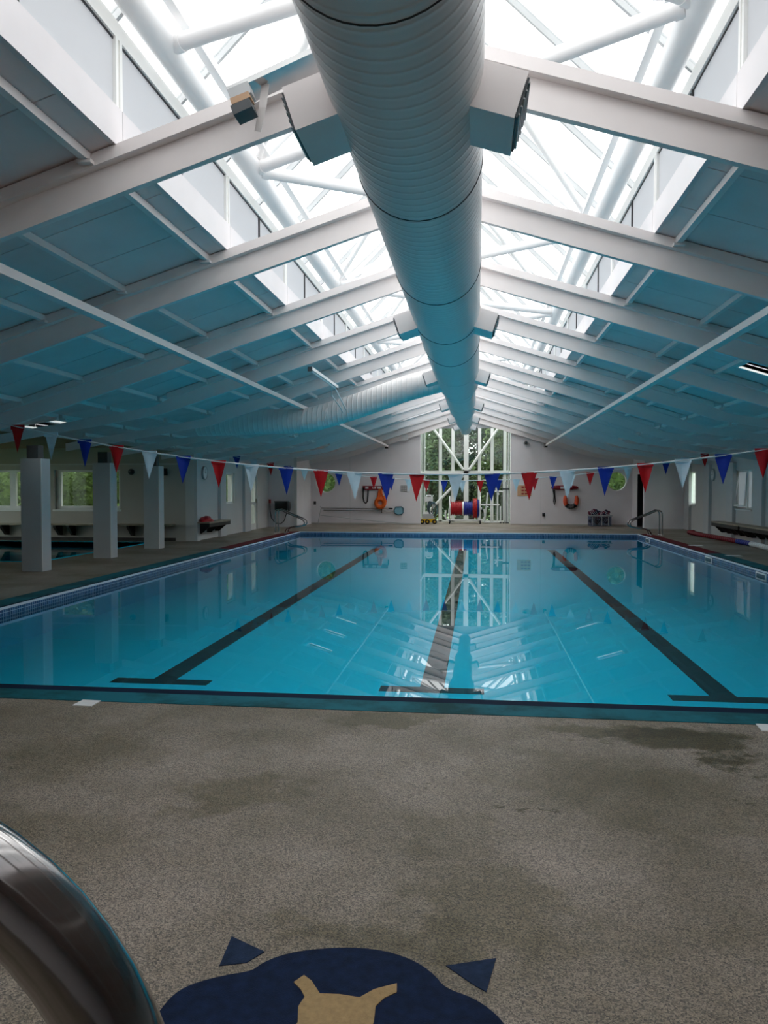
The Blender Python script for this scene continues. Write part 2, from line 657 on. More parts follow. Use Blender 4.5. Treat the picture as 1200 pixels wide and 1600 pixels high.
# painted edge bands laid into the deck around the pool
def band(name, x0, x1, y0, y1, m):
    return obj(name, MB().box(x0, x1, y0, y1, -0.02, 0.004), m, floor)
NV, TL = 0.12, 0.40
band('edge_band', PX0 - TL, PX1 + TL, PY0 - TL + 0.03, PY0 - NV, 'band_teal')
band('edge_stripe', PX0 - NV, PX1 + NV, PY0 - NV, PY0, 'band_navy')
for sx, xe in ((-1, PX0), (1, PX1)):
    n0, n1 = sorted((xe, xe + sx * 0.06))
    t0, t1 = sorted((xe + sx * 0.06, xe + sx * TL))
    band('edge_stripe', n0, n1, PY0, PY1, 'band_navy')
    band('edge_band', t0, t1, PY0 - NV, 18.55, 'band_teal')
    band('edge_band', t0, t1, 18.55, PY1 + 0.06, 'band_red')
band('edge_stripe', PX0, PX1, PY1, PY1 + 0.06, 'band_navy')

# basin
basin = sempty('pool_basin', (XC, 15.7, BOTTOM), 'bright blue swimming pool basin with black lane lines')
obj('pool_bottom', MB().box(PX0, PX1, PY0, PY1, BOTTOM - 0.1, BOTTOM), 'basin_blue', basin)
for nm, b in (('pool_wall', (PX0 - 0.1, PX0, PY0, PY1)), ('pool_wall', (PX1, PX1 + 0.1, PY0, PY1)),
              ('pool_wall', (PX0 - 0.1, PX1 + 0.1, PY1, PY1 + 0.1)), ('pool_wall', (PX0 - 0.1, PX1 + 0.1, PY0 - 0.1, PY0))):
    w = obj(nm, MB().box(*b, BOTTOM - 0.1, -0.2), 'basin_blue', basin)
    x0, x1, y0, y1 = b
    e = 0.004
    band_mb = MB().box(x0 - e, x1 + e, y0 - e, y1 + e, -0.2, -0.028)
    obj('tile_band', band_mb, 'mosaic_tile', w)
    if y1 > PY0 + .01:
        obj('coping_lip', MB().box(x0 - 0.012 if x1 <= PX0 + .01 else x0 - 0.016, x1 + 0.012, y0 - 0.012, y1 + 0.012, -0.028, 0.0035), 'lip_white', w)
for lx in (-3.32, -0.45, 2.42):
    ln = obj('lane_line', MB().box(lx - 0.125, lx + 0.125, 7.85, PY1 - 0.4, BOTTOM, BOTTOM + 0.004), 'lane_black', basin)
    obj('lane_line_bar', MB().box(lx - 0.53, lx + 0.53, 7.65, 7.85, BOTTOM, BOTTOM + 0.004), 'lane_black', ln)
for yk in (14.9, 18.15, 24.4):
    k = obj('skimmer', MB().box(PX1 - 0.02, PX1 + 0.02, yk - 0.26, yk + 0.26, -0.17, -0.045), 'white_plastic', basin)
    obj('skimmer_mouth', MB().box(PX1 - 0.025, PX1 - 0.018, yk - 0.21, yk + 0.21, -0.15, -0.07), 'slate_blue', k)
water = obj('pool_water', MB().add([(PX0, PY0, WATER), (PX1, PY0, WATER), (PX1, PY1, WATER), (PX0, PY1, WATER)], [(0, 1, 2, 3)]), 'water')
tag(water, 'still turquoise water filling the large swimming pool', 'water', None, 'stuff')

tb = sempty('teaching_pool_basin', (-11.8, 17.6, -0.6), 'small blue teaching pool basin behind the white columns')
obj('pool_bottom', MB().box(TP[0], TP[1], TP[2], TP[3], -0.75, -0.65), 'basin_blue', tb)
for b in ((TP[0] - .1, TP[0], TP[2], TP[3]), (TP[1], TP[1] + .1, TP[2], TP[3]), (TP[0] - .1, TP[1] + .1, TP[3], TP[3] + .1), (TP[0] - .1, TP[1] + .1, TP[2] - .1, TP[2])):
    obj('pool_wall', MB().box(*b, -0.7, 0.004), 'basin_blue', tb)
obj('pool_step', MB().box(TP[0], TP[1], TP[3] - 0.9, TP[3], -0.65, -0.3), 'basin_blue', tb)
w2 = obj('teaching_pool_water', MB().add([(TP[0], TP[2], -0.1), (TP[1], TP[2], -0.1), (TP[1], TP[3], -0.1), (TP[0], TP[3], -0.1)], [(0, 1, 2, 3)]), 'water')
tag(w2, 'calm dark teal water of the small teaching pool', 'water', None, 'stuff')

# exterior ground
gd = obj('ground', MB().box(-60, 60, -40, 90, -1.2, -1.0), 'grass')
struct(gd, 'rough green lawn outside the windows')

# ================================================================== CEILING
def kinked(bay): return bay >= 6          # bays from the fourth visible rafter on are cranked
EAVE_L, EAVE_R = 8.02, 8.02
ceil = sempty('ceiling', (XC, 13, 3.9), 'pitched roof of white rafters and pale boards over the pool hall')

def side_x(side, a): return XC + side * a

ROOFWIN = {(-1, 7): (6.85, 7.5, 12.6, 13.5), (1, 6): (4.1, 4.72, 10.6, 11.5)}
for b_ in (11, 12, 13):
    yc = KY[b_] + BAY / 2
    ROOFWIN[(-1, b_)] = (3.98, 4.7, yc - 0.32, yc + 0.32)
for b_ in (11, 13):
    yc = KY[b_] + BAY / 2
    ROOFWIN[(1, b_)] = (3.98, 4.7, yc - 0.32, yc + 0.32)

def fn_roof(side, kink, lift):
    def f(a, y, t):
        return (side_x(side, a), y, U(a, kink) + lift + t)
    return f

rw_n = 20
purlin_src = {}
panel_src = {}
for b_ in range(len(KY) - 1):
    y0, y1 = KY[b_], KY[b_ + 1]
    kk = kinked(b_)
    for side in (-1, 1):
        win = ROOFWIN.get((side, b_))
        aend = EAVE_L if side < 0 else EAVE_R
        spans = [(2.07, KINK), (KINK, aend)] if kk else [(2.07, aend)]
        for (a0, a1) in spans:
            wh = win if (win and a0 < win[0] < a1) else None
            # outer roof deck keeps the daylight out
            key = ('deck', side, kk, a0, None)
            holes = [rect(wh[0], wh[1], wh[2], wh[3])] if wh else []
            if holes or key not in panel_src:
                o = obj('roof_deck', MB().sheet(rect(max(a0 - 0.03, 2.1), a1 + 0.03, y0, y1), holes, fn_roof(side, kk, 0.37), 0, 0.06), 'roof_deck', ceil)
                if not holes:
                    panel_src[key] = (o, y0)
            else:
                s, ys = panel_src[key]
                inst(s, ceil, (0, y0 - ys, 0))
            # boards under the deck, three to a bay
            nb = 3
            for i in range(nb):
                p0 = y0 + (y1 - y0) * i / nb
                p1 = y0 + (y1 - y0) * (i + 1) / nb - 0.012
                h = None
                if wh and wh[2] < p1 and wh[3] > p0:
                    h = (max(wh[2], p0 - 1), min(wh[3], p1 + 1))
                key = ('board', side, kk, a0)
                if h is None:
                    if key in panel_src:
                        s, ys = panel_src[key]
                        inst(s, ceil, (0, p0 - ys, 0))
                    else:
                        o = obj('ceiling_board', MB().prism([(a0, 0), (a1, 0), (a1, 1), (a0, 1)],
                                lambda a, q, t, s_=side, k_=kk, q0=p0, q1=p1: (side_x(s_, a), q0 if q == 0 else q1, U(a, k_) + 0.31 + t), 0, 0.05), 'roof_board', ceil)
                        panel_src[key] = (o, p0)
                else:
                    # board around a roof window
                    m_ = MB()
                    f_ = fn_roof(side, kk, 0.31)
                    h0, h1 = max(p0, wh[2]), min(p1, wh[3])
                    for (aa, bb, q0, q1) in ((a0, wh[0], p0, p1), (wh[1], a1, p0, p1), (wh[0], wh[1], p0, h0), (wh[0], wh[1], h1, p1)):
                        if q1 - q0 > 0.002 and bb - aa > 0.002:
                            m_.prism(rect(aa, bb, q0, q1), f_, 0, 0.05)
                    obj('ceiling_board', m_, 'roof_board', ceil)
        if win:
            w0, w1, v0, v1 = win
            f_ = fn_roof(side, kk, 0.31)
            rw = sempty('window_%d' % rw_n, f_((w0 + w1) / 2, (v0 + v1) / 2, 0), 'small roof window letting daylight through the ceiling slope')
            rw_n += 1
            m_ = MB()
            for (aa, bb, q0, q1) in ((w0 - .04, w0, v0 - .04, v1 + .04), (w1, w1 + .04, v0 - .04, v1 + .04), (w0, w1, v0 - .04, v0), (w0, w1, v1, v1 + .04)):
                m_.prism(rect(aa, bb, q0, q1), f_, -0.03, 0.2)
            obj('window_frame', m_, 'frame_white', rw)
            if side < 0 and b_ == 7:
                obj('window_bar', MB().prism(rect(w0 + .28, w0 + .36, v0, v1), f_, 0.02, 0.14), 'frame_white', rw)
            obj('window_pane', MB().prism(rect(w0, w1, v0, v1), f_, 0.12, 0.13), 'skylight_glass', rw)
        # purlins
        for a in (2.26, 3.14, 4.0, 4.87, 5.75, 6.6, 7.45):
            if win and win[0] - 0.05 < a < win[1] + 0.05:
                continue
            key = (side, kk, a)
            if key in purlin_src:
                s, ys = purlin_src[key]
                inst(s, ceil, (0, y0 - ys, 0))
            else:
                z = U(a, kk) + 0.31 - 0.035
                m_ = MB().box(side_x(side, a) - 0.028, side_x(side, a) + 0.028, y0 + 0.06, y1 - 0.06, z - 0.025, z + 0.034)
                for yy in (y0 + 0.1, y1 - 0.16):
                    m_.box(side_x(side, a) - 0.05, side_x(side, a) + 0.05, yy, yy + 0.06, z - 0.045, z - 0.02)
                o = obj('purlin', m_, 'white_steel', ceil)
                purlin_src[key] = (o, y0)
        # fascia under the clerestory
        key = ('fascia', side)
        if key in panel_src:
            s, ys = panel_src[key]
            inst(s, ceil, (0, y0 - ys, 0))
        else:
            x0, x1 = sorted((side_x(side, 2.05), side_x(side, 2.11)))
            o = obj('fascia', MB().box(x0, x1, y0 + 0.003, y1 - 0.003, 3.9, 4.17), 'fascia_board', ceil)
            panel_src[key] = (o, y0)

# end strips closing the roof over the cross walls
for (q0, q1, kk) in ((-5.25, KY[0], False), (KY[-1], FAR + .25, True)):
    for side in (-1, 1):
        for a0, a1 in ((2.07, KINK), (KINK, 8.05)):
            obj('roof_deck', MB().prism(rect(a0, a1, q0, q1), fn_roof(side, kk, 0.31), 0, 0.1), 'roof_board', ceil)
    if not kk:
        obj('roof_deck', MB().box(XC - 2.1, XC + 2.1, q0, KY[1] + .05, 4.0, 4.1), 'roof_board', ceil)

# rafters: narrow web with a broad flange on top
def rafter_polys(kink, aend):
    br = [0.0, KINK, aend] if kink else [0.0, aend]
    lo = [(a, U(a, kink)) for a in br]
    if kink:            # the cranked outer length is a shallower beam without a flange
        md = [(0.0, U(0, 1) + .21), (KINK - .12, U(KINK - .12, 1) + .21), (KINK + .15, U(KINK + .15, 1) + .15), (aend, U(aend, 1) + .15)]
        fl = [(0.0, U(0, 1) + .21), (KINK - .12, U(KINK - .12, 1) + .21), (KINK - .12, U(KINK - .12, 1) + .3), (0.0, U(0, 1) + .3)]
        return lo + md[::-1], fl
    md = [(a, U(a, kink) + 0.21) for a in br]
    hi = [(a, U(a, kink) + 0.3) for a in br]
    return lo + md[::-1], md + hi[::-1]

raf_src = {}
for i, y in enumerate(KY):
    kk = i >= 7
    for side in (-1, 1):
        aend = 7.8 if side < 0 and kk else 8.0
        key = (side, kk)
        if key not in raf_src:
            pw, pf = rafter_polys(kk, aend)
            g = lambda a, z, t, s_=side: (side_x(s_, a), t, z)
            r_ = obj('rafter', MB().prism(pw, g, y - 0.03, y + 0.03), 'white_steel', ceil, loc=(XC, y, 3.5))
            fl = obj('flange', MB().prism(pf, g, y - 0.105, y + 0.105), 'white_steel', r_)
            raf_src[key] = (r_, fl, y)
        else:
            s, fl, ys = raf_src[key]
            r_ = inst(s, ceil, (0, y - ys, 0))
            inst(fl, r_, (0, 0, 0))
# plates closing the step where the cranked roof begins
for side in (-1, 1):
    y = KY[6] + .12
    obj('gable_plate', MB().prism([(KINK, U(KINK, 0) + 0.3), (8.05, U(8.05, 0) + 0.3), (8.05, U(8.05, 1) + 0.37)],
        lambda a, z, t, s_=side: (side_x(s_, a), t, z), y - 0.02, y + 0.02), 'roof_board', ceil)

# ================================================================== CLERESTORY AND RIDGE SKYLIGHT
SY0, SY1 = KY[1], KY[-1] + 0.12
half = BAY / 2
ny = int(round((KY[-1] - SY0) / half))
for si, side in enumerate((-1, 1)):
    cw = sempty('window_%d' % (si + 1), (side_x(side, 2.1), 15, 4.17), 'frosted clerestory glazing along the %s edge of the roof opening' % ('left', 'right')[si])
    x0, x1 = sorted((side_x(side, 2.07), side_x(side, 2.13)))
    obj('window_rail', MB().box(x0, x1, SY0, SY1, 4.66, 4.78), 'frame_white', cw)
    obj('window_sill', MB().box(x0, x1, SY0, SY1, 4.165, 4.19), 'frame_white', cw)
    p_src = m_src = t_src = None
    for j in range(ny + 1):
        y = SY0 + j * half
        xi = side_x(side, 2.075)
        if j % 2 == 0:
            if m_src is None:
                m_src = obj('window_post', MB().box(x0, x1, y - 0.05, y - 0.012, 4.19, 4.66).box(x0, x1, y + 0.012, y + 0.05, 4.19, 4.66), 'frame_white', cw)
                my = y
            else:
                inst(m_src, cw, (0, y - my, 0))
        else:
            if t_src is None:
                t_src = obj('window_mullion', MB().box(x0 + .012, x1 - .012, y - 0.012, y + 0.012, 4.19, 4.66), 'gasket', cw)
                ty = y
            else:
                inst(t_src, cw, (0, y - ty, 0))
        if j < ny:
            if p_src is None:
                xm = side_x(side, 2.1)
                p_src = obj('window_pane', MB().box(xm - .006, xm + .006, y + 0.02, y + half - 0.02, 4.18, 4.67), 'frosted_glass', cw)
                gsk = obj('gasket', MB().box(xm - .012, xm + .012, y + 0.05, y + half - 0.012, 4.645, 4.66).box(xm - .012, xm + .012, y + half - .027, y + half - .012, 4.19, 4.66), 'gasket', p_src)
                py = y
            else:
                pn = inst(p_src, cw, (0, y - py, 0))
                inst(gsk, pn, (0, 0, 0))

sky = sempty('window_3', (XC, 15, 4.8), 'long glazed ridge skylight over the middle of the hall')
EZ, RZ = 4.80, 6.92
for side in (-1, 1):
    f_ = lambda s, y, t, sd=side: (side_x(sd, 2.14 * (1 - s)) + sd * t * 0.7, y, EZ + (RZ - EZ) * s + t * 0.7)
    b_src = g_src = None
    for j in range(ny + 1):
        y = SY0 + j * half
        if b_src is None:
            b_src = obj('glazing_bar', MB().prism(rect(0, 1, y - 0.018, y + 0.018), f_, -0.045, 0.02), 'bar_grey', sky)
            by = y
        else:
            inst(b_src, sky, (0, y - by, 0))
        if j < ny:
            if g_src is None:
                g_src = obj('glass_pane', MB().prism(rect(0, 1, y + .018, y + half - .018), f_, 0.0, 0.006), 'skylight_glass', sky)
            else:
                inst(g_src, sky, (0, y - by, 0))
    for s in (0.14,):
        p = f_(s, SY0, -0.11)
        q = f_(s, SY1, -0.11)
        obj('glazing_purlin', MB().bar(p, q, 0.07, 0.07), 'tube_steel', sky)
obj('ridge_bar', MB().box(XC - .06, XC + .06, SY0, SY1, RZ - .1, RZ + .03), 'bar_grey', sky)
for nm, y, m in (('end_pane', SY1, 'frosted_glass'), ('end_panel', SY0, 'fascia_board')):
    obj(nm, MB().prism([(XC - 2.14, 3.9), (XC + 2.14, 3.9), (XC + 2.14, EZ), (XC, RZ), (XC - 2.14, EZ)], XZ, y, y + 0.03), m, sky)

# tubular truss inside the skylight
tr = thing('ridge_truss', 'white tubular steel truss zigzagging under the ridge skylight', 'truss', (XC, 15, 4.86))
CA, CZ, TZ = 1.92, 4.86, 6.62
for side in (-1, 1):
    x = side_x(side, CA)
    obj('chord_tube', MB().tube([(x, SY0 + .1, CZ), (x, SY1 - .1, CZ)], 0.108, 20), 'tube_steel', tr)
obj('ridge_tube', MB().tube([(XC, SY0 + .1, TZ), (XC, SY1 - .1, TZ)], 0.05, 12), 'tube_steel', tr)
LN = [3.21 + 4.72 * n for n in range(6)]
RN = [0.85 + 4.72 * n for n in range(7)]
LX, RX = side_x(-1, CA), side_x(1, CA)
def strut(p, q, r, name='brace_tube'):
    p, q = Vector(p), Vector(q)
    d = (q - p).normalized()
    o = obj(name, MB().tube([p + d * .1, q - d * .1], r, 14), 'tube_steel', tr)
    obj('collar', MB().tube([p + d * .09, p + d * .17], r * 1.12, 14), 'tube_steel', o)
    obj('collar', MB().tube([q - d * .17, q - d * .09], r * 1.12, 14), 'tube_steel', o)
nodes = sorted([(y, 'L') for y in LN] + [(y, 'R') for y in RN])
for (ya, sa), (yb, sb) in zip(nodes[:-1], nodes[1:]):
    strut((LX if sa == 'L' else RX, ya, CZ), (LX if sb == 'L' else RX, yb, CZ), 0.063)
strut((LX, 5.66, CZ), (RX, 4.3, CZ), 0.063)
for (y, s) in nodes:
    x = LX if s == 'L' else RX
    strut((x, y, CZ + .03), (XC, y, TZ), 0.045)
    if y - BAY > SY0:
        strut((x, y, CZ + .03), (XC, y - BAY, TZ), 0.045)
    if y + BAY < SY1:
        strut((x, y, CZ + .03), (XC, y + BAY, TZ), 0.04)

# ================================================================== WALLS
def gable(x0, x1, kink=True, lift=0.36):
    """upper outline of a cross wall from x1 back to x0 following the roof"""
    pts = []
    xs = sorted(set([x0, x1] + [x for x in (XC - KINK, XC, XC + KINK) if x0 < x < x1]), reverse=True)
    return [(x, U(abs(x - XC), kink) + lift) for x in xs]

wf = sempty('wall_far', (XC, FAR, 0), 'pale painted end wall behind the pool')
WX0, WX1 = -2.29, 1.35
for x0, x1, holes in ((-6.84, WX0, [circ(-6.2, 1.717, 0.41)]), (WX1, 6.1, [circ(5.51, 1.76, 0.37)])):
    if x0 < -6:
        holes = [circ(-6.21, 1.717, 0.40)]
    obj('wall_panel', MB().sheet([(x0, 0), (x1, 0)] + gable(x0, x1), holes, XZ, FAR, FAR + 0.2), 'wall_paint', wf)
for x in (-5.2, 2.55):
    obj('wall_seam', MB().box(x - .008, x + .008, FAR - .004, FAR, 0, U(abs(x - XC), 1)), 'side_paint', wf)
obj('skirting', MB().box(-6.84, WX0, FAR - .012, FAR, 0, 0.05).box(WX1, 6.1, FAR - .012, FAR, 0, 0.05), 'annex_paint', wf)
obj('gable_infill', MB().sheet([(WX0, 4.6), (WX1, 4.6), (WX1, 4.75), (WX0, 4.75)], [], XZ, FAR, FAR + .1), 'wall_paint', wf)

# round windows in the end wall
for i, (cx, cz, r, lab) in enumerate(((-6.21, 1.717, 0.40, 'round porthole window beside the pool net poles'), (5.51, 1.76, 0.37, 'round porthole window above the clear storage crate'))):
    w = sempty('window_%d' % (4 + i), (cx, FAR, cz - r), lab)
    fr = MB().lathe((cx, FAR - .02, cz), (0, 1, 0), [(0, r + .045), (0, r - .012), (.2, r - .012)], 40, False)
    obj('window_frame', fr, 'frame_white', w)
    obj('window_pane', MB().lathe((cx, FAR + .12, cz), (0, 1, 0), [(0, r), (.008, r)], 40), 'clear_glass', w)

# glazed bay in the middle of the end wall
GY = 34.25
bay = sempty('window_6', (XC, GY, 0), 'tall glazed bay with white mullions and diagonal braces in the end wall')
BX0, BX1 = -2.35, 1.41
obj('added_roof_glazing', MB().box(BX0 + .04, BX1 - .04, FAR + .02, GY + .1, 4.67, 4.68), 'skylight_glass', bay)  # unseen roof, glazed to bring more daylight into the bay and far deck
obj('bay_roof_frame', fr_(BX0 - .1, BX1 + .1, FAR - .05, GY + .15, .14, .14, .07, .06, XY, 4.64, 4.75), 'frame_white', bay)
for x, nm in ((BX0, 'side_frame'), (BX1, 'side_frame')):
    s_ = obj(nm, MB().box(x - .03, x + .03, FAR + .2, FAR + .26, 0, 4.66).box(x - .03, x + .03, GY - .06, GY, 0, 4.66).box(x - .03, x + .03, 32.7, 32.76, 0, 4.66).box(x - .03, x + .03, FAR + .2, GY, 2.1, 2.2), 'frame_white', bay)
    obj('side_pane', MB().box(x - .004, x + .004, FAR + .26, GY - .06, 0.02, 4.64), 'dull_glass', s_)
mx = [BX0 + .03, -1.61, -1.056, -0.47, 0.113, 0.66, 1.218, BX1 - .03]
for i, x in enumerate(mx):
    w = 0.105 if i == 3 else 0.07
    if i in (0, 7):
        w = 0.035
    o = obj('mullion', MB().box(x - w, x + w, GY - (.12 if i == 3 else .06), GY + .02, 0, 4.66), 'frame_white', bay)
    if i != 3:
        obj('gasket', MB().box(x - w - .025, x - w, GY - .03, GY + .01, 0.02, 4.66), 'gasket', o)
for i in range(7):
    if mx[i + 1] - mx[i] > .2:
        obj('window_pane', MB().box(mx[i] + .03, mx[i + 1] - .03, GY - .012, GY - .004, 0.03, 4.64), 'clear_glass' if i not in (2, 5) else 'dull_glass', bay)
obj('transom', MB().box(BX0, BX1, GY - .12, GY - .02, 2.1, 2.25), 'frame_white', bay)
obj('bottom_rail', MB().box(BX0, BX1, GY - .06, GY + .02, 0, .05), 'frame_white', bay)
for p, q in (((-0.6, 2.3), (-2.05, 4.29)), ((-0.34, 2.3), (1.05, 4.29)), ((-0.6, 2.03), (-2.2, 0.36))):
    obj('diagonal_brace', MB().tube([(p[0], GY - .17, p[1]), (q[0], GY - .17, q[1])], 0.055, 12), 'frame_white', bay)

# corner blocks either side of the end wall
lb = sempty('wall_corner_1', (-7.2, 28.75, 0), 'projecting corner block with the wall box and hose')
obj('wall_panel', MB().prism([(-8.2, 0), (-6.84, 0)] + gable(-8.2, -6.84), XZ, 28.75, 28.95), 'wall_paint', lb)
obj('wall_panel', MB().prism([(28.95, 0), (FAR, 0), (FAR, U(6.42, 1) + .36), (28.95, U(6.42, 1) + .36)], YZ, -7.0, -6.84), 'wall_paint', lb)
obj('pilaster', MB().box(-6.93, -6.82, 28.70, 28.75, 0, U(6.4, 1) + .3), 'side_paint', lb)
rb = sempty('wall_corner_2', (6.8, 29.1, 0), 'corner room block with a dark open doorway')
obj('wall_panel', MB().prism([(6.1, 0), (7.9, 0)] + gable(6.1, 7.9), XZ, 29.1, 29.28), 'wall_paint', rb)
obj('wall_panel', MB().sheet([(29.28, 0), (FAR + .2, 0), (FAR + .2, U(6.5, 1) + .36), (29.28, U(6.5, 1) + .36)], [rect(29.35, 30.45, 0.001, 2.02)], YZ, 6.1, 6.13), 'wall_paint', rb)
obj('wall_panel', MB().box(6.1, 7.9, FAR, FAR + .2, 0, 2.8), 'dark_grey', rb)  # inner room walls coloured dark for the shade inside the doorway
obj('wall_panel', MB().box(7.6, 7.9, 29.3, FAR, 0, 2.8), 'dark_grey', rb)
obj('wall_panel', MB().box(-8.2, -7.95, 28.95, FAR + .2, 0, 2.8), 'wall_paint', lb)

# side wall on the right, with windows between pilasters
RWX = 7.6
wr = sempty('wall_right', (RWX, 12, 0), 'pale side wall with pilasters, windows and a bench')
ztop_s, ztop_k = U(8.02, 0) + .36, U(8.02, 1) + .36
win_r = [(22.45, 24.05, 0.9, 2.04), (27.98, 29.06, 0.92, 2.07)]
win_all = win_r + [(13.0, 14.2, .9, 2.04), (17.7, 18.9, .9, 2.04)]  # last two are out of view, added as fill light
obj('wall_panel', MB().sheet([(KY[6], 0), (29.3, 0), (29.3, ztop_k), (KY[6], ztop_k)], [rect(a, b, c, d) for a, b, c, d in win_all], YZ, RWX, RWX + 0.22), 'side_paint', wr)
obj('wall_panel', MB().box(RWX, RWX + .22, -5.2, KY[6], 0, ztop_s), 'side_paint', wr)
for y in [KY[k] for k in range(7, 15)]:
    obj('pilaster', MB().box(RWX - .1, RWX, y - .3, y + .3, 0, U(7.95, 1) + .02), 'column_paint', wr)
for i, (a, b, c, d) in enumerate(win_all):
    w = sempty('window_%d' % ((7, 8, 14, 15)[i]), (RWX + .1, a, c), ('open white casement window above the long wall bench', 'narrow white window beside the far corner block', 'added fill-light window of the right wall, out of view, nearest one', 'added fill-light window of the right wall, out of view, above the nearer bench')[i])
    X0 = RWX + .11
    obj('window_frame', fr_(a, b, c, d, .05, .05, .05, .05, YZ, X0, X0 + .08), 'frame_white', w)
    ym = a + (b - a) * 0.45
    obj('window_bar', MB().box(X0 + .005, X0 + .075, ym - .035, ym + .035, c + .05, d - .05), 'frame_white', w)
    obj('window_pane', MB().box(X0 + .035, X0 + .045, a + .05, ym, c + .05, d - .05), 'clear_glass' if i == 1 else 'frosted_side', w)
    if i == 0:
        # top-hung sash tipped open
        m_ = MB()
        for p, q in (((ym + .05, d - .06, 0), (ym + .05, c + .08, -.0)), ):
            m_.bar((X0 + .02, b - .08, d - .08), (X0 - .16, b - .22, c + .1), .05, .05)
            m_.bar((X0 + .02, ym + .06, d - .08), (X0 - .02, ym + .1, c + .1), .05, .05)
            m_.bar((X0 - .16, b - .22, c + .1), (X0 - .02, ym + .1, c + .1), .05, .05)
        obj('window_sash', m_, 'frame_white', w)
    obj('window_pane', MB().box(X0 + .035, X0 + .045, ym, b - .05, c + .05, d - .05), 'clear_glass' if i == 1 else 'frosted_side', w)
    obj('window_sill', MB().box(RWX - .03, RWX + .1, a - .02, b + .02, c - .04, c), 'frame_white', w)

# left side wall beyond the annex
LWX = -7.95
wl = sempty('wall_left', (LWX, 25, 0), 'grey-white side wall with pilasters, a window and a glazed door')
obj('wall_panel', MB().sheet([(20.95, 0), (28.95, 0), (28.95, U(7.53, 1) + .36), (20.95, U(7.53, 1) + .36)], [rect(23.75, 24.65, 1.0, 2.0), rect(26.3, 27.3, 0.001, 2.06)], YZ, LWX - .25, LWX), 'side_paint', wl)
for a, b in ((20.95, 21.2), (22.97, 23.5), (25.5, 26.2)):
    obj('pilaster', MB().box(LWX, LWX + .09, a, b, 0, U(7.45, 1)), 'column_paint', wl)
w = sempty('window_9', (LWX - .1, 23.75, 1.0), 'narrow green-lit window on the side wall beyond the short bench')
obj('window_frame', fr_(23.75, 24.65, 1.0, 2.0, .06, .06, .06, .06, YZ, LWX - .14, LWX - .06), 'frame_white', w)
obj('window_pane', MB().box(LWX - .105, LWX - .095, 23.8, 24.6, 1.05, 1.95), 'clear_glass', w)
w = sempty('door_1', (LWX - .1, 26.3, 0), 'glazed white door at the end of the side wall')
obj('door_frame', MB().sheet(rect(26.3, 27.3, 0, 2.06), [rect(26.4, 27.2, .22, .9), rect(26.4, 27.2, 1.0, 1.98)], YZ, LWX - .14, LWX - .06), 'frame_white', w)
obj('door_pane', MB().box(LWX - .105, LWX - .095, 26.38, 27.22, .2, 2.0), 'clear_glass', w)
obj('door_handle', MB().box(LWX - .06, LWX - .02, 27.22, 27.26, .95, 1.1), 'steel_satin', w)

# near left wall (in front of the annex)
obj('wall_panel', MB().box(-8.7, -8.4, -5.2, KY[7], 0, 2.6), 'side_paint', wl)

# annex with the teaching pool
AY = 20.95
wa = sempty('wall_annex', (-11.5, AY, 0), 'dim annex wall with wide windows behind the teaching pool')
annex_win = [(-15.2, -13.05, 0.885, 2.03), (-12.16, -10.15, 0.885, 2.03)]
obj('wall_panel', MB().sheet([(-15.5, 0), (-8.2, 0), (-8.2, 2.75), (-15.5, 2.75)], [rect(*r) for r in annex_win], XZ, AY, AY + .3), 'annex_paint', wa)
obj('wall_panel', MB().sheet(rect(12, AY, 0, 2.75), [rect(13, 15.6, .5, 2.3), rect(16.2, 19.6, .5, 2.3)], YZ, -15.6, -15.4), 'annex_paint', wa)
for i, (a, b) in enumerate(((13, 15.6), (16.2, 19.6))):  # side windows out of view, added to light the annex
    w = sempty('window_%d' % (12 + i), (-15.5, a, .5), ('wide unseen side window added to brighten the annex, nearer one', 'wide unseen side window added to brighten the annex, farther one')[i])
    obj('window_frame', MB().sheet(rect(a, b, .5, 2.3), [rect(a + .07, (a + b) / 2 - .04, .57, 2.23), rect((a + b) / 2 + .04, b - .07, .57, 2.23)], YZ, -15.54, -15.46), 'frame_white', w)
    obj('window_pane', MB().box(-15.505, -15.495, a + .05, b - .05, .55, 2.25), 'clear_glass', w)
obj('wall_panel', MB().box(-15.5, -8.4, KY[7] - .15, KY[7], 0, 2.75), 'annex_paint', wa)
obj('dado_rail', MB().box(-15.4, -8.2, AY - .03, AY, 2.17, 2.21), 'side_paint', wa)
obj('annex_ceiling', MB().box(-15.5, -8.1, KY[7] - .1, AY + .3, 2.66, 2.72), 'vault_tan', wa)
for i, (a, b, c, d) in enumerate(annex_win):
    w = sempty('window_%d' % (10 + i), (a, AY + .15, c), ('annex window with a thick central post looking onto the hedge', 'annex window framed between two white columns, hedge outside')[i])
    obj('window_frame', fr_(a, b, c, d, .16, .08, .1, .06, XZ, AY + .1, AY + .2), 'frame_white', w)
    xm = -13.5 if i == 0 else -10.9
    obj('window_bar', MB().box(xm - .09, xm + .09, AY + .105, AY + .195, c + .1, d - .06), 'frame_white', w)
    obj('window_pane', MB().box(a + .1, b - .06, AY + .145, AY + .155, c + .08, d - .05), 'plain_glass', w)
    obj('window_sill', MB().box(a - .03, b + .03, AY - .04, AY + .1, c - .05, c), 'frame_white', w)

# wall behind the camera
obw = obj('wall_rear', MB().prism([(-8.7, 0), (7.9, 0)] + gable(-8.7, 7.9, False, 0.4), XZ, -5.2, -5.0), 'wall_paint')
struct(obw, 'plain painted wall behind the camera')

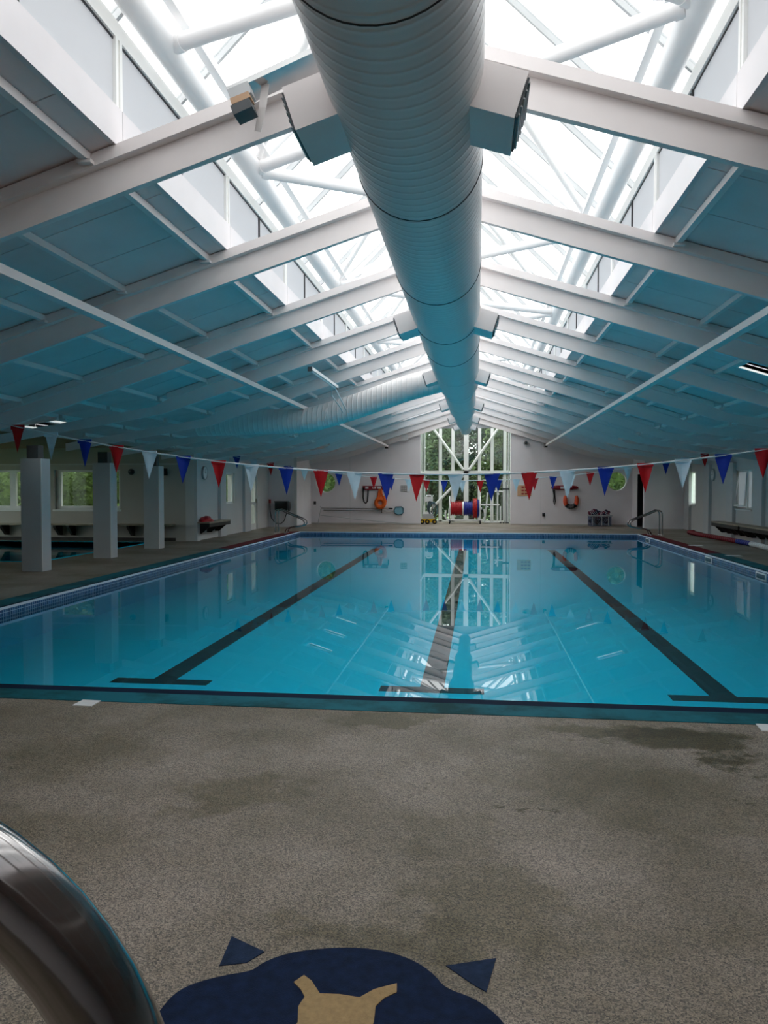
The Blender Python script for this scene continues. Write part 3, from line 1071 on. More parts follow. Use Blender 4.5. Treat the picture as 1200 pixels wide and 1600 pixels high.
# ================================================================== COLUMNS
for y, lab in ((13.1, 'nearest and largest of the white square columns beside the teaching pool'), (15.75, 'middle white square column between two annex windows'), (18.3, 'farthest white square column, in front of the plain annex wall')):
    c = thing('column', lab, 'column', (-8.05, y + .15, 0), 'white square columns of the annex')
    obj('shaft', MB().box(-8.25, -7.85, y, y + .3, 0.0, 2.06), 'column_paint', c)
    obj('head_plate', MB().box(-8.16, -7.94, y + .06, y + .24, 2.06, 2.30), 'dark_grey', c)
    obj('corner_bead', MB().box(-7.865, -7.846, y - .004, y + .012, 0.0, 2.05), 'frame_white', c)

# ================================================================== AIR DUCT
DX, DBOT = -0.39, 3.33
duct = thing('air_duct', 'huge white spiral air duct hanging under the ridge with side outlets and a branch', 'duct', (DX, 12, 3.3))
secs = [(-3.7, -1.4, .42, .42), (-1.4, .8, .42, .42), (.8, 3.0, .42, .42), (3.0, 5.2, .42, .42), (5.2, 7.6, .42, .42), (7.6, 9.7, .42, .42), (9.7, 11.5, .42, .42), (11.5, 13.8, .42, .42),
        (13.8, 16.0, .42, .42), (16.0, 16.6, .42, .355), (16.6, 18.8, .355, .355), (18.8, 20.8, .355, .355), (20.8, 21.3, .355, .275), (21.3, 23.9, .275, .275), (23.9, 24.4, .275, .2), (24.4, 26.6, .2, .2)]
for (a, b, ra, rb) in secs:
    n = 40
    v = []
    for y, r in ((a + .004, ra), (b - .004, rb)):
        for k in range(n):
            t = 2 * math.pi * k / n
            v.append((DX + r * math.sin(t), y, DBOT + r - r * math.cos(t)))
    f = [(k, (k + 1) % n, (k + 1) % n + n, k + n) for k in range(n)]
    mb = MB().add(v, f, True)
    mb.add(v[:n], [tuple(range(n))])
    mb.add(v[n:], [tuple(range(n))])
    s_ = obj('duct_section', mb, 'duct_steel', duct)
    ring = [(DX + (rb + .001) * math.sin(2 * math.pi * k / n), b, DBOT + rb - (rb + .001) * math.cos(2 * math.pi * k / n)) for k in range(n)]
    obj('joint_ring', MB().tube(ring, 0.005, 6, True), 'dark_grey' if b < 13 else 'duct_steel', s_)
TILT = math.radians(18)
for (y, L_, H_, D_, r) in ((4.05, .64, .24, .46, .42), (9.55, .64, .24, .46, .42), (14.4, .62, .23, .42, .42), (19.3, .55, .2, .4, .355), (22.6, .46, .18, .36, .275), (25.0, .38, .15, .32, .2)):
    for side in (-1, 1):
        d = Vector((side * math.cos(TILT), 0, -math.sin(TILT)))
        c0 = Vector((DX, y + D_ / 2, DBOT + r + (.0 if r > .4 else .02)))
        bx = obj('outlet_box', MB().bar(c0 + d * r * .75, c0 + d * L_, D_, H_), 'duct_steel' if False else 'white_steel', duct)
        g = obj('grille', MB().bar(c0 + d * (L_ - .005), c0 + d * (L_ + .012), D_ * .9, H_ * .86), 'louvre_dark', bx)
        nrm = Vector((side * math.sin(TILT), 0, math.cos(TILT)))
        for q in range(5):
            off = nrm * (H_ * .86) * ((q + .5) / 5 - .5)
            obj('slat', MB().bar(c0 + d * (L_ + .008) + off, c0 + d * (L_ + .022) + off, D_ * .88, .008), 'bar_grey', bx)
# branch duct following the left slope
bp = [(-.55, 15.3, 3.72), (-1.4, 15.55, 3.54), (-2.4, 15.8, 3.24), (-3.1, 15.85, 3.04)]
bp += [(-3.35, 15.85, 2.975), (-3.6, 15.85, 2.935), (-3.9, 15.85, 2.92), (-4.6, 15.85, 2.91), (-5.9, 15.85, 2.88)]
br = obj('branch_duct', MB().tube(bp, .255, 28), 'branch_steel', duct)
for i in (3, 5):
    p = Vector(bp[i])
    obj('joint_ring', MB().tube([p + Vector((-.02, 0, .006)), p + Vector((.02, 0, -.006))], .268, 28), 'white_steel', br)

# ================================================================== LONGITUDINAL TIE RAILS
for x, lab in ((-3.62, 'long white tie rail running beneath the rafters on the left slope'), (2.74, 'long white tie rail running beneath the rafters on the right slope')):
    t = thing('tie_rail', lab, 'rail', (x, 16, 3.2))
    obj('rail_bar', MB().box(x - .05, x + .05, -3, 31.0, 3.16, 3.235), 'white_steel', t)
    obj('end_bracket', MB().box(x - .09, x + .03, 31.0, 31.12, 3.1, 3.26), 'black_plastic', t)
    for y in KY[4:]:
        obj('clip', MB().box(x - .015, x + .015, y - .03, y + .03, 3.235, 3.26), 'white_steel', t)

# strip light on the left slope
sl = thing('strip_light', 'slim white strip light slung under the left rafters by the branch duct', 'light fitting', (-2.65, 13.2, 3.43))
obj('housing', MB().box(-2.69, -2.61, 12.1, 14.4, 3.41, 3.46), 'white_plastic', sl)
obj('tube', MB().tube([(-2.65, 12.2, 3.4), (-2.65, 14.3, 3.4)], .018, 10), 'white_plastic', sl)
obj('end_cap', MB().box(-2.685, -2.615, 12.08, 12.12, 3.39, 3.46), 'dark_grey', sl)
obj('end_cap', MB().box(-2.685, -2.615, 14.38, 14.42, 3.39, 3.46), 'dark_grey', sl)
obj('cable', MB().tube([(-2.65, 13.9, 3.41), (-2.7, 14.2, 3.25), (-2.66, 14.9, 3.1), (-2.7, 15.4, 3.05)], .012, 6).tube([(-2.66, 14.3, 3.41), (-2.6, 14.7, 3.2), (-2.62, 15.3, 3.1)], .012, 6), 'cord_white', sl)

# flood lamp on a bracket beside the first outlet, with loose tape
fl = thing('flood_lamp', 'grey flood lamp on a metal bracket beside the first duct outlet', 'lamp', (-1.4, 4.85, 4.0))
obj('bracket', MB().bar((-1.58, 4.9, 4.06), (-.95, 4.9, 4.30), .22, .035), 'steel_satin', fl)
lh = obj('lamp_head', MB().bar((-1.55, 4.80, 4.0), (-1.42, 4.80, 4.045), .12, .075), 'bar_grey', fl)
obj('reflector', MB().bar((-1.54, 4.79, 3.96), (-1.42, 4.79, 4.0), .1, .04), 'cardboard', lh)
obj('lamp_hood', MB().bar((-1.53, 4.80, 3.9), (-1.41, 4.80, 3.945), .14, .06), 'dark_grey', lh)
tp = obj('plastic_tape', MB().bar((-1.355, 4.88, 4.13), (-1.375, 4.88, 3.98), .05, .004, (0, 1, 0)).bar((-1.375, 4.88, 3.98), (-1.412, 4.9, 3.84), .045, .004, (0, 1, 0)), 'tape')
tag(tp, 'strip of loose tape dangling from the lamp bracket', 'tape')

# ================================================================== BUNTING
def bunting(y, zc, c, x0c, hw, fh, xs, cols, xe, name_label):
    zf = lambda x: zc + c * (x - x0c) ** 2
    t = thing('bunting', name_label, 'bunting', (x0c, y, zc))
    pts = [(xe[0] + (xe[1] - xe[0]) * i / 40, y, 0) for i in range(41)]
    pts = [(p[0], y, zf(p[0])) for p in pts]
    obj('cord', MB().tube(pts, .011, 6), 'cord_white', t)
    for i, x in enumerate(xs):
        m = ('flag_red', 'flag_white', 'flag_blue')[cols[i]]
        a, b = (x - hw, zf(x - hw)), (x + hw, zf(x + hw))
        tipx = x + random.uniform(-.012, .012)
        tip = (tipx, zf(x) - fh)
        dy = random.uniform(-.015, .015)
        mb = MB()
        # a softly curved triangular cloth
        rows = 6
        vv = []
        for r in range(rows + 1):
            s = r / rows
            for q in range(5):
                u = q / 4
                px = (a[0] * (1 - u) + b[0] * u) * (1 - s) + tip[0] * s
                pz = (a[1] * (1 - u) + b[1] * u) * (1 - s) + tip[1] * s
                vv.append((px, y + .018 * math.sin(u * math.pi * 1.3 + i) * (1 - s) + dy * s, pz))
        back = [(p[0], p[1] + .003, p[2]) for p in vv]
        ff = []
        nn = len(vv)
        for r in range(rows):
            for q in range(4):
                ff.append((r * 5 + q, r * 5 + q + 1, (r + 1) * 5 + q + 1, (r + 1) * 5 + q))
        ff2 = [tuple(j + nn for j in f_)[::-1] for f_ in ff]
        mb.add(vv + back, ff + ff2, True)
        mb.box(a[0], b[0], y - .008, y + .008, min(a[1], b[1]) - .014, max(a[1], b[1]) + .006)
        obj('pennant', mb, m, t)
    for e in xe:
        obj('hook', MB().tube([(e, y, zf(e)), (e, y + .06, zf(e)), (e, y + .1, zf(e) + .01)], .012, 6), 'steel_satin', t)

nx = [-6.20, -5.72, -5.24, -4.79, -4.33, -3.86, -3.38, -2.93, -2.47, -2.01, -1.57, -1.16, -.76, -.27, .19, .65, 1.12, 1.585, 2.06, 2.51, 2.98, 3.44, 3.9]
bunting(9.80, 1.705, 0.0195, -.40, .098, .35, nx, [i % 3 for i in range(len(nx))], (-6.75, 4.9), 'nearer string of red, white and blue pennants sagging across the pool')
fj = list(range(-14, 13))
fx = [.09 + .5 * j for j in fj]
bunting(21.62, 1.715, 0.0165, -.42, .105, .345, fx, [(0, 2, 1)[j % 3] for j in fj], (-7.2, 6.4), 'farther string of smaller-looking red, white and blue pennants near the end wall')

# ================================================================== GRAB RAILS AT THE FAR CORNERS
def grab_rails(label, sx, xe, y0):
    t = thing('pool_grab_rail', label, 'grab rail', (xe + sx * .4, y0, 0))
    for dy in (0, .38):
        y = y0 + dy
        prof = [(.62, 0), (.62, .35), (.62, .68), (.585, .76), (.50, .80), (.40, .76), (.1, .62), (-.22, .50), (-.32, .45), (-.375, .38), (-.36, .29), (-.28, .245), (-.1, .225), (.12, .20), (.24, .15), (.285, .07), (.29, 0)]
        pts = [(xe + sx * a, y, z) for a, z in prof]
        # smooth once
        sm = []
        for i in range(len(pts) - 1):
            p, q = Vector(pts[i]), Vector(pts[i + 1])
            sm += [p * .75 + q * .25, p * .25 + q * .75]
        sm = [Vector(pts[0])] + sm + [Vector(pts[-1])]
        r_ = obj('rail', MB().tube(sm, .022, 10), 'chrome', t)
        for fx_ in (.62, .29):
            obj('base_flange', MB().lathe((xe + sx * fx_, y, 0), (0, 0, 1), [(0, .05), (.018, .045), (.022, .025)], 14), 'steel_satin', r_)
grab_rails('pair of chrome grab rails at the far left pool corner', -1, PX0, 24.93)
grab_rails('pair of chrome grab rails at the far right pool corner', 1, PX1, 25.3)

# ================================================================== HANDRAIL CLOSE TO THE CAMERA
hr = thing('stair_handrail', 'polished steel handrail curving down right beside the camera', 'handrail', (-.18, .38, 0))
pts = [(-1.6, .30, 1.381), (-1.0, .33, 1.381), (-.6, .355, 1.381)]
pts += [(-.387 + .21 * math.sin(math.radians(t)), .368 + .02 * math.sin(math.radians(t)), 1.171 + .21 * math.cos(math.radians(t))) for t in range(0, 91, 6)]
pts += [(-.177, .389, .8), (-.177, .389, .0)]
obj('rail', MB().tube(pts, .0245, 28), 'chrome', hr)
for p_ in ((-.177, .389, 0), (-1.55, .30, 0)):
    obj('base_flange', MB().lathe(p_, (0, 0, 1), [(0, .06), (.012, .06), (.016, .03)], 24), 'steel_satin', hr)
obj('post', MB().tube([(-1.55, .303, 0), (-1.55, .303, 1.37)], .022, 16), 'chrome', hr)

# ================================================================== FLOOR MURAL AND DEPTH TILES
mu = thing('floor_mural', 'navy and tan painted figure inlaid in the near deck', 'floor mural', (-.4, 2.1, 0))
body = [(-.93, 2.06), (-.924, 2.125), (-.914, 2.198), (-.875, 2.254), (-.789, 2.306), (-.705, 2.338), (-.687, 2.384), (-.616, 2.444), (-.516, 2.481), (-.4, 2.502), (-.291, 2.494), (-.191, 2.451), (-.125, 2.386), (-.092, 2.327), (-.004, 2.293), (.062, 2.23), (.1, 2.16), (.12, 2.06), (.1, 1.9), (0, 1.75), (-.2, 1.62), (-.42, 1.58), (-.64, 1.64), (-.84, 1.78), (-.92, 1.92)]
def smooth_poly(p, it=2):
    for _ in range(it):
        o = []
        for i in range(len(p)):
            a, b = p[i], p[(i + 1) % len(p)]
            o += [(a[0] * .75 + b[0] * .25, a[1] * .75 + b[1] * .25), (a[0] * .25 + b[0] * .75, a[1] * .25 + b[1] * .75)]
        p = o
    return p
obj('navy_shape', MB().sheet(smooth_poly(body), [], XY, -.004, .003), 'mural_navy', mu)
tan = [(-.53, 2.04), (-.507, 2.121), (-.521, 2.187), (-.512, 2.232), (-.532, 2.265), (-.561, 2.295), (-.537, 2.333), (-.507, 2.308), (-.469, 2.252), (-.41, 2.256), (-.346, 2.249), (-.307, 2.292), (-.241, 2.328), (-.237, 2.286), (-.272, 2.255), (-.293, 2.215), (-.289, 2.147), (-.31, 2.04), (-.36, 1.96), (-.47, 1.96)]
obj('tan_shape', MB().sheet(tan, [], XY, -.004, .006), 'mural_tan', mu)
for tri in ([(-.832, 2.513), (-.696, 2.442), (-.738, 2.378), (-.82, 2.351)], [(-.093, 2.439), (.069, 2.499), (.035, 2.325), (0, 2.351)]):
    obj('pointed_shape', MB().sheet(tri, [], XY, -.004, .003), 'mural_blue', mu)

def marker(pts, label):
    o = obj('depth_marker', MB().sheet(pts, [], XY, -.003, .006), 'white_plastic')
    tag(o, label, 'marker tile', 'white marker tiles set in the pool edge')
marker([(-2.835, 5.08), (-2.69, 5.075), (-2.69, 5.215), (-2.83, 5.22)], 'white marker tile in the near pool edge by the steel handrail side')
marker([(1.80, 5.07), (1.95, 5.07), (1.95, 5.213), (1.81, 5.213)], 'white marker tile in the near pool edge at the right-hand side')
marker([(5.53, 20.85), (5.88, 20.85), (5.88, 21.11), (5.53, 21.11)], 'white marker tile on the red stretch of the right pool edge')
marker([(5.55, 17.87), (5.87, 17.87), (5.87, 18.08), (5.55, 18.08)], 'white marker tile on the teal stretch of the right pool edge')

# ================================================================== BENCHES
def bracket(mb, fn, t0, t1, depth, ztop):
    mb.prism([(0, ztop), (depth, ztop), (depth, ztop - .05), (.12, ztop - .3), (0, ztop - .3)], fn, t0, t1)

b = thing('wall_bench', 'dark wooden bench on the left side wall holding a red bundle', 'bench', (-7.8, 22, 0))
obj('seat', MB().box(LWX + .09, -7.5, 20.95, 22.85, .50, .545), 'bench_top', b)
obj('apron', MB().box(-7.54, -7.5, 20.95, 22.8, .40, .50), 'bench_dark', b)
for y in (21.2, 22.0, 22.7):
    m_ = MB()
    bracket(m_, lambda a, z, t: (LWX + a, t, z), y - .03, y + .03, .42, .5)
    obj('bracket', m_, 'bench_dark', b)
m_ = MB()
rnd = random.Random(3)
n, mlev = 16, 7
vv = []
for i in range(mlev + 1):
    ph = math.pi / 2 * i / mlev
    for k in range(n):
        th = 2 * math.pi * k / n
        rr = 1 + .12 * math.sin(3 * th + i) + rnd.uniform(-.05, .05)
        vv.append((-7.72 + .17 * rr * math.cos(ph) * math.cos(th), 21.3 + .3 * rr * math.cos(ph) * math.sin(th), .545 + .15 * rr * math.sin(ph)))
ff = [(i * n + k, i * n + (k + 1) % n, (i + 1) * n + (k + 1) % n, (i + 1) * n + k) for i in range(mlev) for k in range(n)]
m_.add(vv, ff, True)
m_.add(vv[:n], [tuple(range(n))])
tag(obj('towel_bundle', m_, 'red_plastic'), 'crumpled red bundle lying on the short wall bench', 'bundle')

b = thing('annex_bench', 'long pale bench on dark brackets along the annex wall', 'bench', (-11.5, AY - .2, 0))
obj('seat', MB().box(-15.3, -8.5, AY - .42, AY, .45, .49), 'bench_top', b)
for x in (-14.6, -13.6, -12.75, -11.95, -11.55, -10.6, -9.75, -8.9):
    m_ = MB()
    bracket(m_, lambda a, z, t: (t, AY - a, z), x - .04, x + .04, .38, .45)
    obj('bracket', m_, 'bench_dark', b)
obj('kick_board', MB().box(-15.3, -8.5, AY - .02, AY, 0, .09), 'bench_dark', b)

for y0, y1, lab in ((22.0, 24.45, 'farther dark wall bench under the open casement window'), (18.4, 21.9, 'nearer dark wall bench running out of frame on the right')):
    b = thing('wall_bench', lab, 'bench', (7.4, (y0 + y1) / 2, 0), 'benches along the right wall')
    obj('seat', MB().box(7.1, RWX - .1, y0, y1, .46, .50), 'bench_top', b)
    obj('apron', MB().box(7.1, 7.14, y0 + .03, y1 - .03, .36, .46), 'bench_dark', b)
    k = int((y1 - y0) / .6)
    for i in range(k + 1):
        y = y0 + .1 + (y1 - y0 - .2) * i / k
        m_ = MB()
        bracket(m_, lambda a, z, t: (RWX - .1 - a * .95, t, z), y - .03, y + .03, .4, .46)
        obj('bracket', m_, 'bench_dark', b)

# lane rope lying by the right wall
lr = thing('lane_rope', 'lane rope of red, blue and white floats lying along the right wall', 'lane rope', (6.95, 22, 0))
path = [(7.05, 26.1), (6.85, 25.95), (6.84, 25.2), (6.86, 24.3), (6.95, 23.3), (7.0, 22.3), (7.02, 21.4), (7.03, 20.4), (6.98, 19.3), (6.92, 18.5)]
def interp(s):
    t = s * (len(path) - 1)
    i = min(int(t), len(path) - 2)
    u = t - i
    return (path[i][0] * (1 - u) + path[i + 1][0] * u, path[i][1] * (1 - u) + path[i + 1][1] * u)
obj('core_rope', MB().tube([(*interp(i / 40), .07) for i in range(41)], .015, 6), 'cord_white', lr)
nfl = 60
fs = {}
for i in range(nfl):
    s = (i + .5) / nfl
    p, q = Vector((*interp(max(0, s - .007)), .07)), Vector((*interp(min(1, s + .007)), .07))
    _, y = interp(s)
    m = 'dark_red' if y > 21.75 else ('blue_plastic' if y > 20.75 else 'white_plastic')
    d = q - p
    obj('float', MB().tube([p, p + d * .2, p + d * .5, p + d * .8, q], [.05, .066, .07, .066, .05], 10), m, lr)

# ================================================================== THINGS ON THE END WALL
W = FAR
# red rescue rack with strap, left
t = thing('rescue_rack', 'red rescue rack with hanging black strap, above the orange throw ring', 'rescue gear', (-4.15, W, 1.3))
obj('rack_bar', MB().box(-4.66, -3.62, W - .1, W, 1.42, 1.58), 'dark_red', t)
for x0, x1 in ((-4.55, -4.42), (-4.25, -4.1), (-4.05, -3.9)):
    obj('white_patch', MB().box(x0, x1, W - .106, W - .1, 1.46, 1.55), 'sign_white', t)
obj('strap', MB().tube([(-4.63, W - .11, 1.5), (-4.64, W - .12, 1.1), (-4.6, W - .12, .92), (-4.53, W - .12, .86), (-4.46, W - .12, .95), (-4.44, W - .12, 1.2), (-4.43, W - .11, 1.42)], .03, 8), 'black_plastic', t)
obj('side_hook', MB().tube([(-3.66, W - .06, 1.5), (-3.6, W - .08, 1.4), (-3.59, W - .08, 1.22)], .025, 8), 'black_plastic', t)
# orange throw ring with its gathered line
t = thing('throw_ring', 'orange throw ring with gathered line hanging on the left wall', 'life ring', (-3.92, W - .07, .64))
c = (-3.93, .88)
obj('ring', MB().tube([(c[0] + .17 * math.cos(a), W - .09, c[1] + .17 * math.sin(a)) for a in [2 * math.pi * i / 24 for i in range(24)]], .085, 12, True), 'orange_plastic', t)
for dx in (-.09, -.03, .03, .08):
    obj('line', MB().tube([(c[0] + dx * 1.4, W - .1, c[1] + .17), (c[0] + dx, W - .1, 1.2), (-3.93 + dx * .4, W - .1, 1.45)], .03, 8), 'orange_plastic', t)
# second ring's open side
obj('bag', MB().lathe((-3.76, W - .09, .82), (0, 0, 1), [(0, .05), (.1, .1), (.3, .09), (.36, .03)], 16), 'orange_plastic', t)
# right rescue tube and horseshoe buoy
t = thing('rescue_tube', 'red foam rescue tube with black strap on the right of the end wall', 'rescue gear', (3.48, W - .08, 1.2))
obj('foam_tube', MB().tube([(2.95, W - .1, 1.5), (3.02, W - .1, 1.505), (3.2, W - .1, 1.51), (3.75, W - .1, 1.51), (3.93, W - .1, 1.505), (4.0, W - .1, 1.5)], [.03, .07, .085, .085, .07, .03], 14), 'dark_red', t)
obj('label_patch', MB().box(3.3, 3.48, W - .19, W - .183, 1.46, 1.56), 'sign_white', t)
obj('strap', MB().tube([(3.02, W - .1, 1.44), (3.06, W - .1, 1.2), (3.05, W - .1, .95), (3.08, W - .1, .82), (3.11, W - .1, .95), (3.09, W - .1, 1.2), (3.08, W - .1, 1.42)], .022, 8), 'black_plastic', t)
t = thing('horseshoe_buoy', 'orange horseshoe lifebuoy with a black base under the red rescue tube', 'life buoy', (3.72, W - .08, .7))
hb = [(3.51, W - .1, 1.19), (3.5, W - .1, 1.1), (3.5, W - .1, .98)] + [(3.72 + .22 * math.cos(math.radians(a)), W - .1, .94 + .19 * math.sin(math.radians(a))) for a in range(180, 361, 18)] + [(3.94, W - .1, .98), (3.94, W - .1, 1.1), (3.93, W - .1, 1.19)]
obj('horseshoe', MB().tube(hb, [.05, .075] + [.085] * (len(hb) - 4) + [.075, .05], 12), 'orange_red', t)
hbl = [(3.72 + .22 * math.cos(math.radians(a)), W - .1, .94 + .19 * math.sin(math.radians(a))) for a in range(215, 326, 11)]
obj('black_base', MB().tube(hbl, .092, 12), 'black_plastic', t)
for a in (250, 270, 290):
    p = (3.72 + .22 * math.cos(math.radians(a)), W - .1, .94 + .19 * math.sin(math.radians(a)))
    obj('reflective_strip', MB().tube([(p[0] - .012, p[1], p[2]), (p[0] + .012, p[1], p[2])], .096, 10), 'bar_grey', t)

# pool poles and leaf net
t = thing('leaf_net', 'long pole with a pale blue leaf net resting along the left wall', 'pool net', (-4.8, W - .1, .5))
obj('pole', MB().tube([(-6.3, W - .1, .57), (-3.36, W - .1, .545)], .02, 10), 'steel_satin', t)
obj('net_frame', MB().tube(smooth_net := [(-3.36, W - .1, .58), (-3.3, W - .1, .71), (-3.05, W - .1, .72), (-2.98, W - .1, .66), (-2.99, W - .1, .48), (-3.05, W - .1, .42), (-3.2, W - .1, .40), (-3.33, W - .1, .46)], .024, 8, True), 'slate_blue', t)
obj('net_mesh', MB().prism([(p[0], p[2]) for p in smooth_net], XZ, W - .105, W - .095), 'pale_blue_mesh', t)
obj('hook', MB().box(-3.89, -3.86, W - .13, W, .47, .70), 'black_plastic', t)
t = thing('telescopic_pole', 'thin grey telescopic pole above the leaf net pole', 'pole', (-4.9, W - .1, .64))
obj('pole', MB().tube([(-6.42, W - .1, .66), (-3.5, W - .1, .645)], .017, 10), 'steel_satin', t)
obj('grip', MB().tube([(-3.58, W - .1, .645), (-3.42, W - .1, .645)], .03, 10), 'black_plastic', t)
t = thing('vacuum_pole', 'thin grey rod slanting from the wall frame down to the deck', 'pole', (-4.5, W - .14, .1))
obj('rod', MB().tube([(-6.42, W - .14, .37), (-4.5, W - .14, .17), (-3.0, W - .14, .05), (-2.5, W - .14, .03)], .013, 8), 'bar_grey', t)
obj('end_frame', MB().tube([(-6.53, W - .14, .02), (-6.45, W - .14, .4), (-6.4, W - .14, .66), (-6.43, W - .14, .74)], .015, 8), 'bar_grey', t)

# signs
t = thing('wall_notice', 'small white wall notice with a black grid, left of the glazed bay', 'sign', (-2.97, W, 1.35))
obj('plate', MB().box(-3.11, -2.83, W - .012, W, 1.34, 1.60), 'sign_white', t)
for i in range(4):
    z = 1.36 + i * .072
    obj('rule', MB().box(-3.09, -2.85, W - .016, W - .012, z, z + .012), 'dark_grey', t)
for i in range(4):
    x = -3.09 + i * .077
    obj('rule', MB().box(x, x + .012, W - .016, W - .012, 1.36, 1.585), 'dark_grey', t)
t = thing('warning_sign', 'cream and orange warning sign with red lettering, right of the glazed bay', 'sign', (1.9, W, 1.17))
obj('plate', MB().box(1.62, 2.17, W - .012, W, 1.17, 1.60), 'sign_cream', t)
for r_, z in enumerate((1.49, 1.36, 1.23)):
    for q in range(3):
        x = 1.78 + q * .13
        obj('lettering', MB().box(x, x + .1, W - .016, W - .012, z, z + .065), 'sign_red', t)
for x, z, lab in ((2.66, .43, 'small black socket low on the right of the end wall'), (-6.68, .87, 'small black socket below the left porthole')):
    k = thing('wall_socket', lab, 'socket', (x, W, z))
    obj('plate', MB().box(x - .05, x + .05, W - .03, W, z - .07, z + .07), 'dark_grey', k)
    obj('plug', MB().lathe((x, W - .07, z), (0, 1, 0), [(0, .02), (.04, .032)], 10), 'black_plastic', k)
k = thing('floodlight_box', 'small white box light high on the left end wall under the rafter', 'light', (-3.1, 31.2, 3.28))
obj('housing', MB().box(-3.05, -2.78, 31.12, 31.3, 3.42, 3.66), 'white_plastic', k)
obj('bracket', MB().box(-2.95, -2.88, 31.25, FAR, 3.46, 3.6), 'bar_grey', k)
k = thing('ceiling_speaker', 'dark grey speaker fixed to the end wall near the right tie rail', 'speaker', (1.95, 31.3, 3.2))
obj('housing', MB().lathe((1.93, FAR, 3.3), (0, -1, 0), [(0, .06), (.06, .1), (.14, .09), (.16, .02)], 18), 'bar_grey', k)
obj('cone', MB().lathe((1.93, FAR - .15, 3.3), (0, -1, 0), [(0, .06), (.02, .02)], 14), 'dark_grey', k)

# wall box with hoses on the left corner block
BY = 28.75
t = thing('wall_reel', 'black wall-mounted hose box with looping hoses behind the left grab rails', 'hose reel', (-7.35, BY - .15, .6))
obj('box_body', MB().box(-7.62, -7.14, BY - .3, BY, .66, .98), 'black_plastic', t)
obj('box_lid', MB().box(-7.64, -7.12, BY - .32, BY, .95, 1.0), 'dark_grey', t)
obj('side_wheel', MB().lathe((-7.12, BY - .16, .8), (1, 0, 0), [(0, .18), (.05, .18), (.06, .05)], 18), 'dark_grey', t)
obj('hose', MB().tube([(-8.0 + .13, BY - .06, .95), (-7.86, BY - .08, .6), (-7.8, BY - .1, .35), (-7.65, BY - .1, .16), (-7.45, BY - .1, .12), (-7.3, BY - .1, .25), (-7.22, BY - .1, .5), (-7.2, BY - .1, .66)], .016, 8), 'black_plastic', t)
obj('tap', MB().box(-7.9, -7.84, BY - .08, BY, .92, 1.06), 'red_plastic', t)

# round wall clocks
for x, y, z, nx_, lab in ((LWX, 21.75, 1.95, 1, 'pale round clock high on the left side wall'), (RWX, 25.95, 1.93, -1, 'pale round clock high on the right side wall')):
    k = thing('wall_clock', lab, 'clock', (x, y, z))
    obj('rim', MB().lathe((x, y, z), (nx_, 0, 0), [(0, .2), (.05, .2), (.055, .175), (.04, .17)], 28), 'bar_grey', k)
    obj('face', MB().lathe((x + nx_ * .03, y, z), (nx_, 0, 0), [(0, .172), (.012, .172)], 28), 'white_plastic', k)
    obj('hand', MB().box(x + nx_ * .044 - .002, x + nx_ * .044 + .002, y - .006, y + .006, z - .02, z + .13), 'black_plastic', k)
    obj('hand', MB().box(x + nx_ * .046 - .002, x + nx_ * .046 + .002, y - .006, y + .09, z - .006, z + .006), 'black_plastic', k)

k = thing('security_dome', 'small dark dome camera on the annex wall with a bright lens', 'camera', (-9.8, AY, 1.95))
obj('dome', MB().lathe((-9.8, AY, 1.97), (0, -1, 0), [(0, .09), (.03, .09), (.07, .07), (.1, .03), (.11, .005)], 18), 'dark_grey', k)
obj('lens', MB().lathe((-9.8, AY - .1, 1.98), (0, -1, 0), [(0, .02), (.02, .012)], 10), 'white_plastic', k)
k = thing('wall_speaker', 'small black speaker box on the annex wall beside the last column', 'speaker', (-8.83, AY, 1.85))
obj('housing', MB().box(-8.93, -8.73, AY - .14, AY, 1.86, 2.06), 'black_plastic', k)
obj('grille', MB().box(-8.91, -8.75, AY - .15, AY - .14, 1.88, 2.04), 'dark_grey', k)

# storage crate with foam gear heaped in it
CY0 = W - .55
t = thing('storage_crate', 'clear plastic storage crate against the end wall, heaped with dark gear', 'crate', (4.77, CY0, 0))
m_ = MB().box(4.36, 5.18, CY0 - .25, CY0 + .25, .02, .035)
m_.box(4.36, 4.375, CY0 - .25, CY0 + .25, .03, .42).box(5.165, 5.18, CY0 - .25, CY0 + .25, .03, .42).box(4.36, 5.18, CY0 - .25, CY0 - .235, .03, .42).box(4.36, 5.18, CY0 + .235, CY0 + .25, .03, .42)
obj('tub', m_, 'crate_plastic', t)
obj('rim', MB().box(4.33, 5.21, CY0 - .28, CY0 - .245, .40, .44).box(4.33, 5.21, CY0 + .245, CY0 + .28, .40, .44).box(4.33, 4.365, CY0 - .28, CY0 + .28, .40, .44).box(5.175, 5.21, CY0 - .28, CY0 + .28, .40, .44), 'bar_grey', t)
for x in (4.45, 4.8, 5.05):
    obj('rib', MB().box(x, x + .03, CY0 - .262, CY0 - .25, .04, .38), 'bar_grey', t)
for x in (4.42, 5.12):
    obj('foot', MB().box(x - .04, x + .04, CY0 - .2, CY0 + .2, 0, .02), 'bar_grey', t)
rnd = random.Random(11)
FLOAT_LABELS = ['maroon striped float on top at the left end of the crate heap', 'navy striped float on top, second from the left in the crate',
                'navy striped float tilted down near the middle top of the crate', 'maroon striped float lying flattest on the crate heap',
                'navy striped float leaning steeply on top, second from the right in the crate', 'maroon striped float standing upright at the right end of the crate heap',
                'navy float inside the crate at its lower left', 'navy float inside the crate at its bottom middle', 'maroon float inside the crate at its lower right',
                'maroon float lying flat inside the crate just under the rim, left', 'navy float standing inside the crate just under the rim, right']
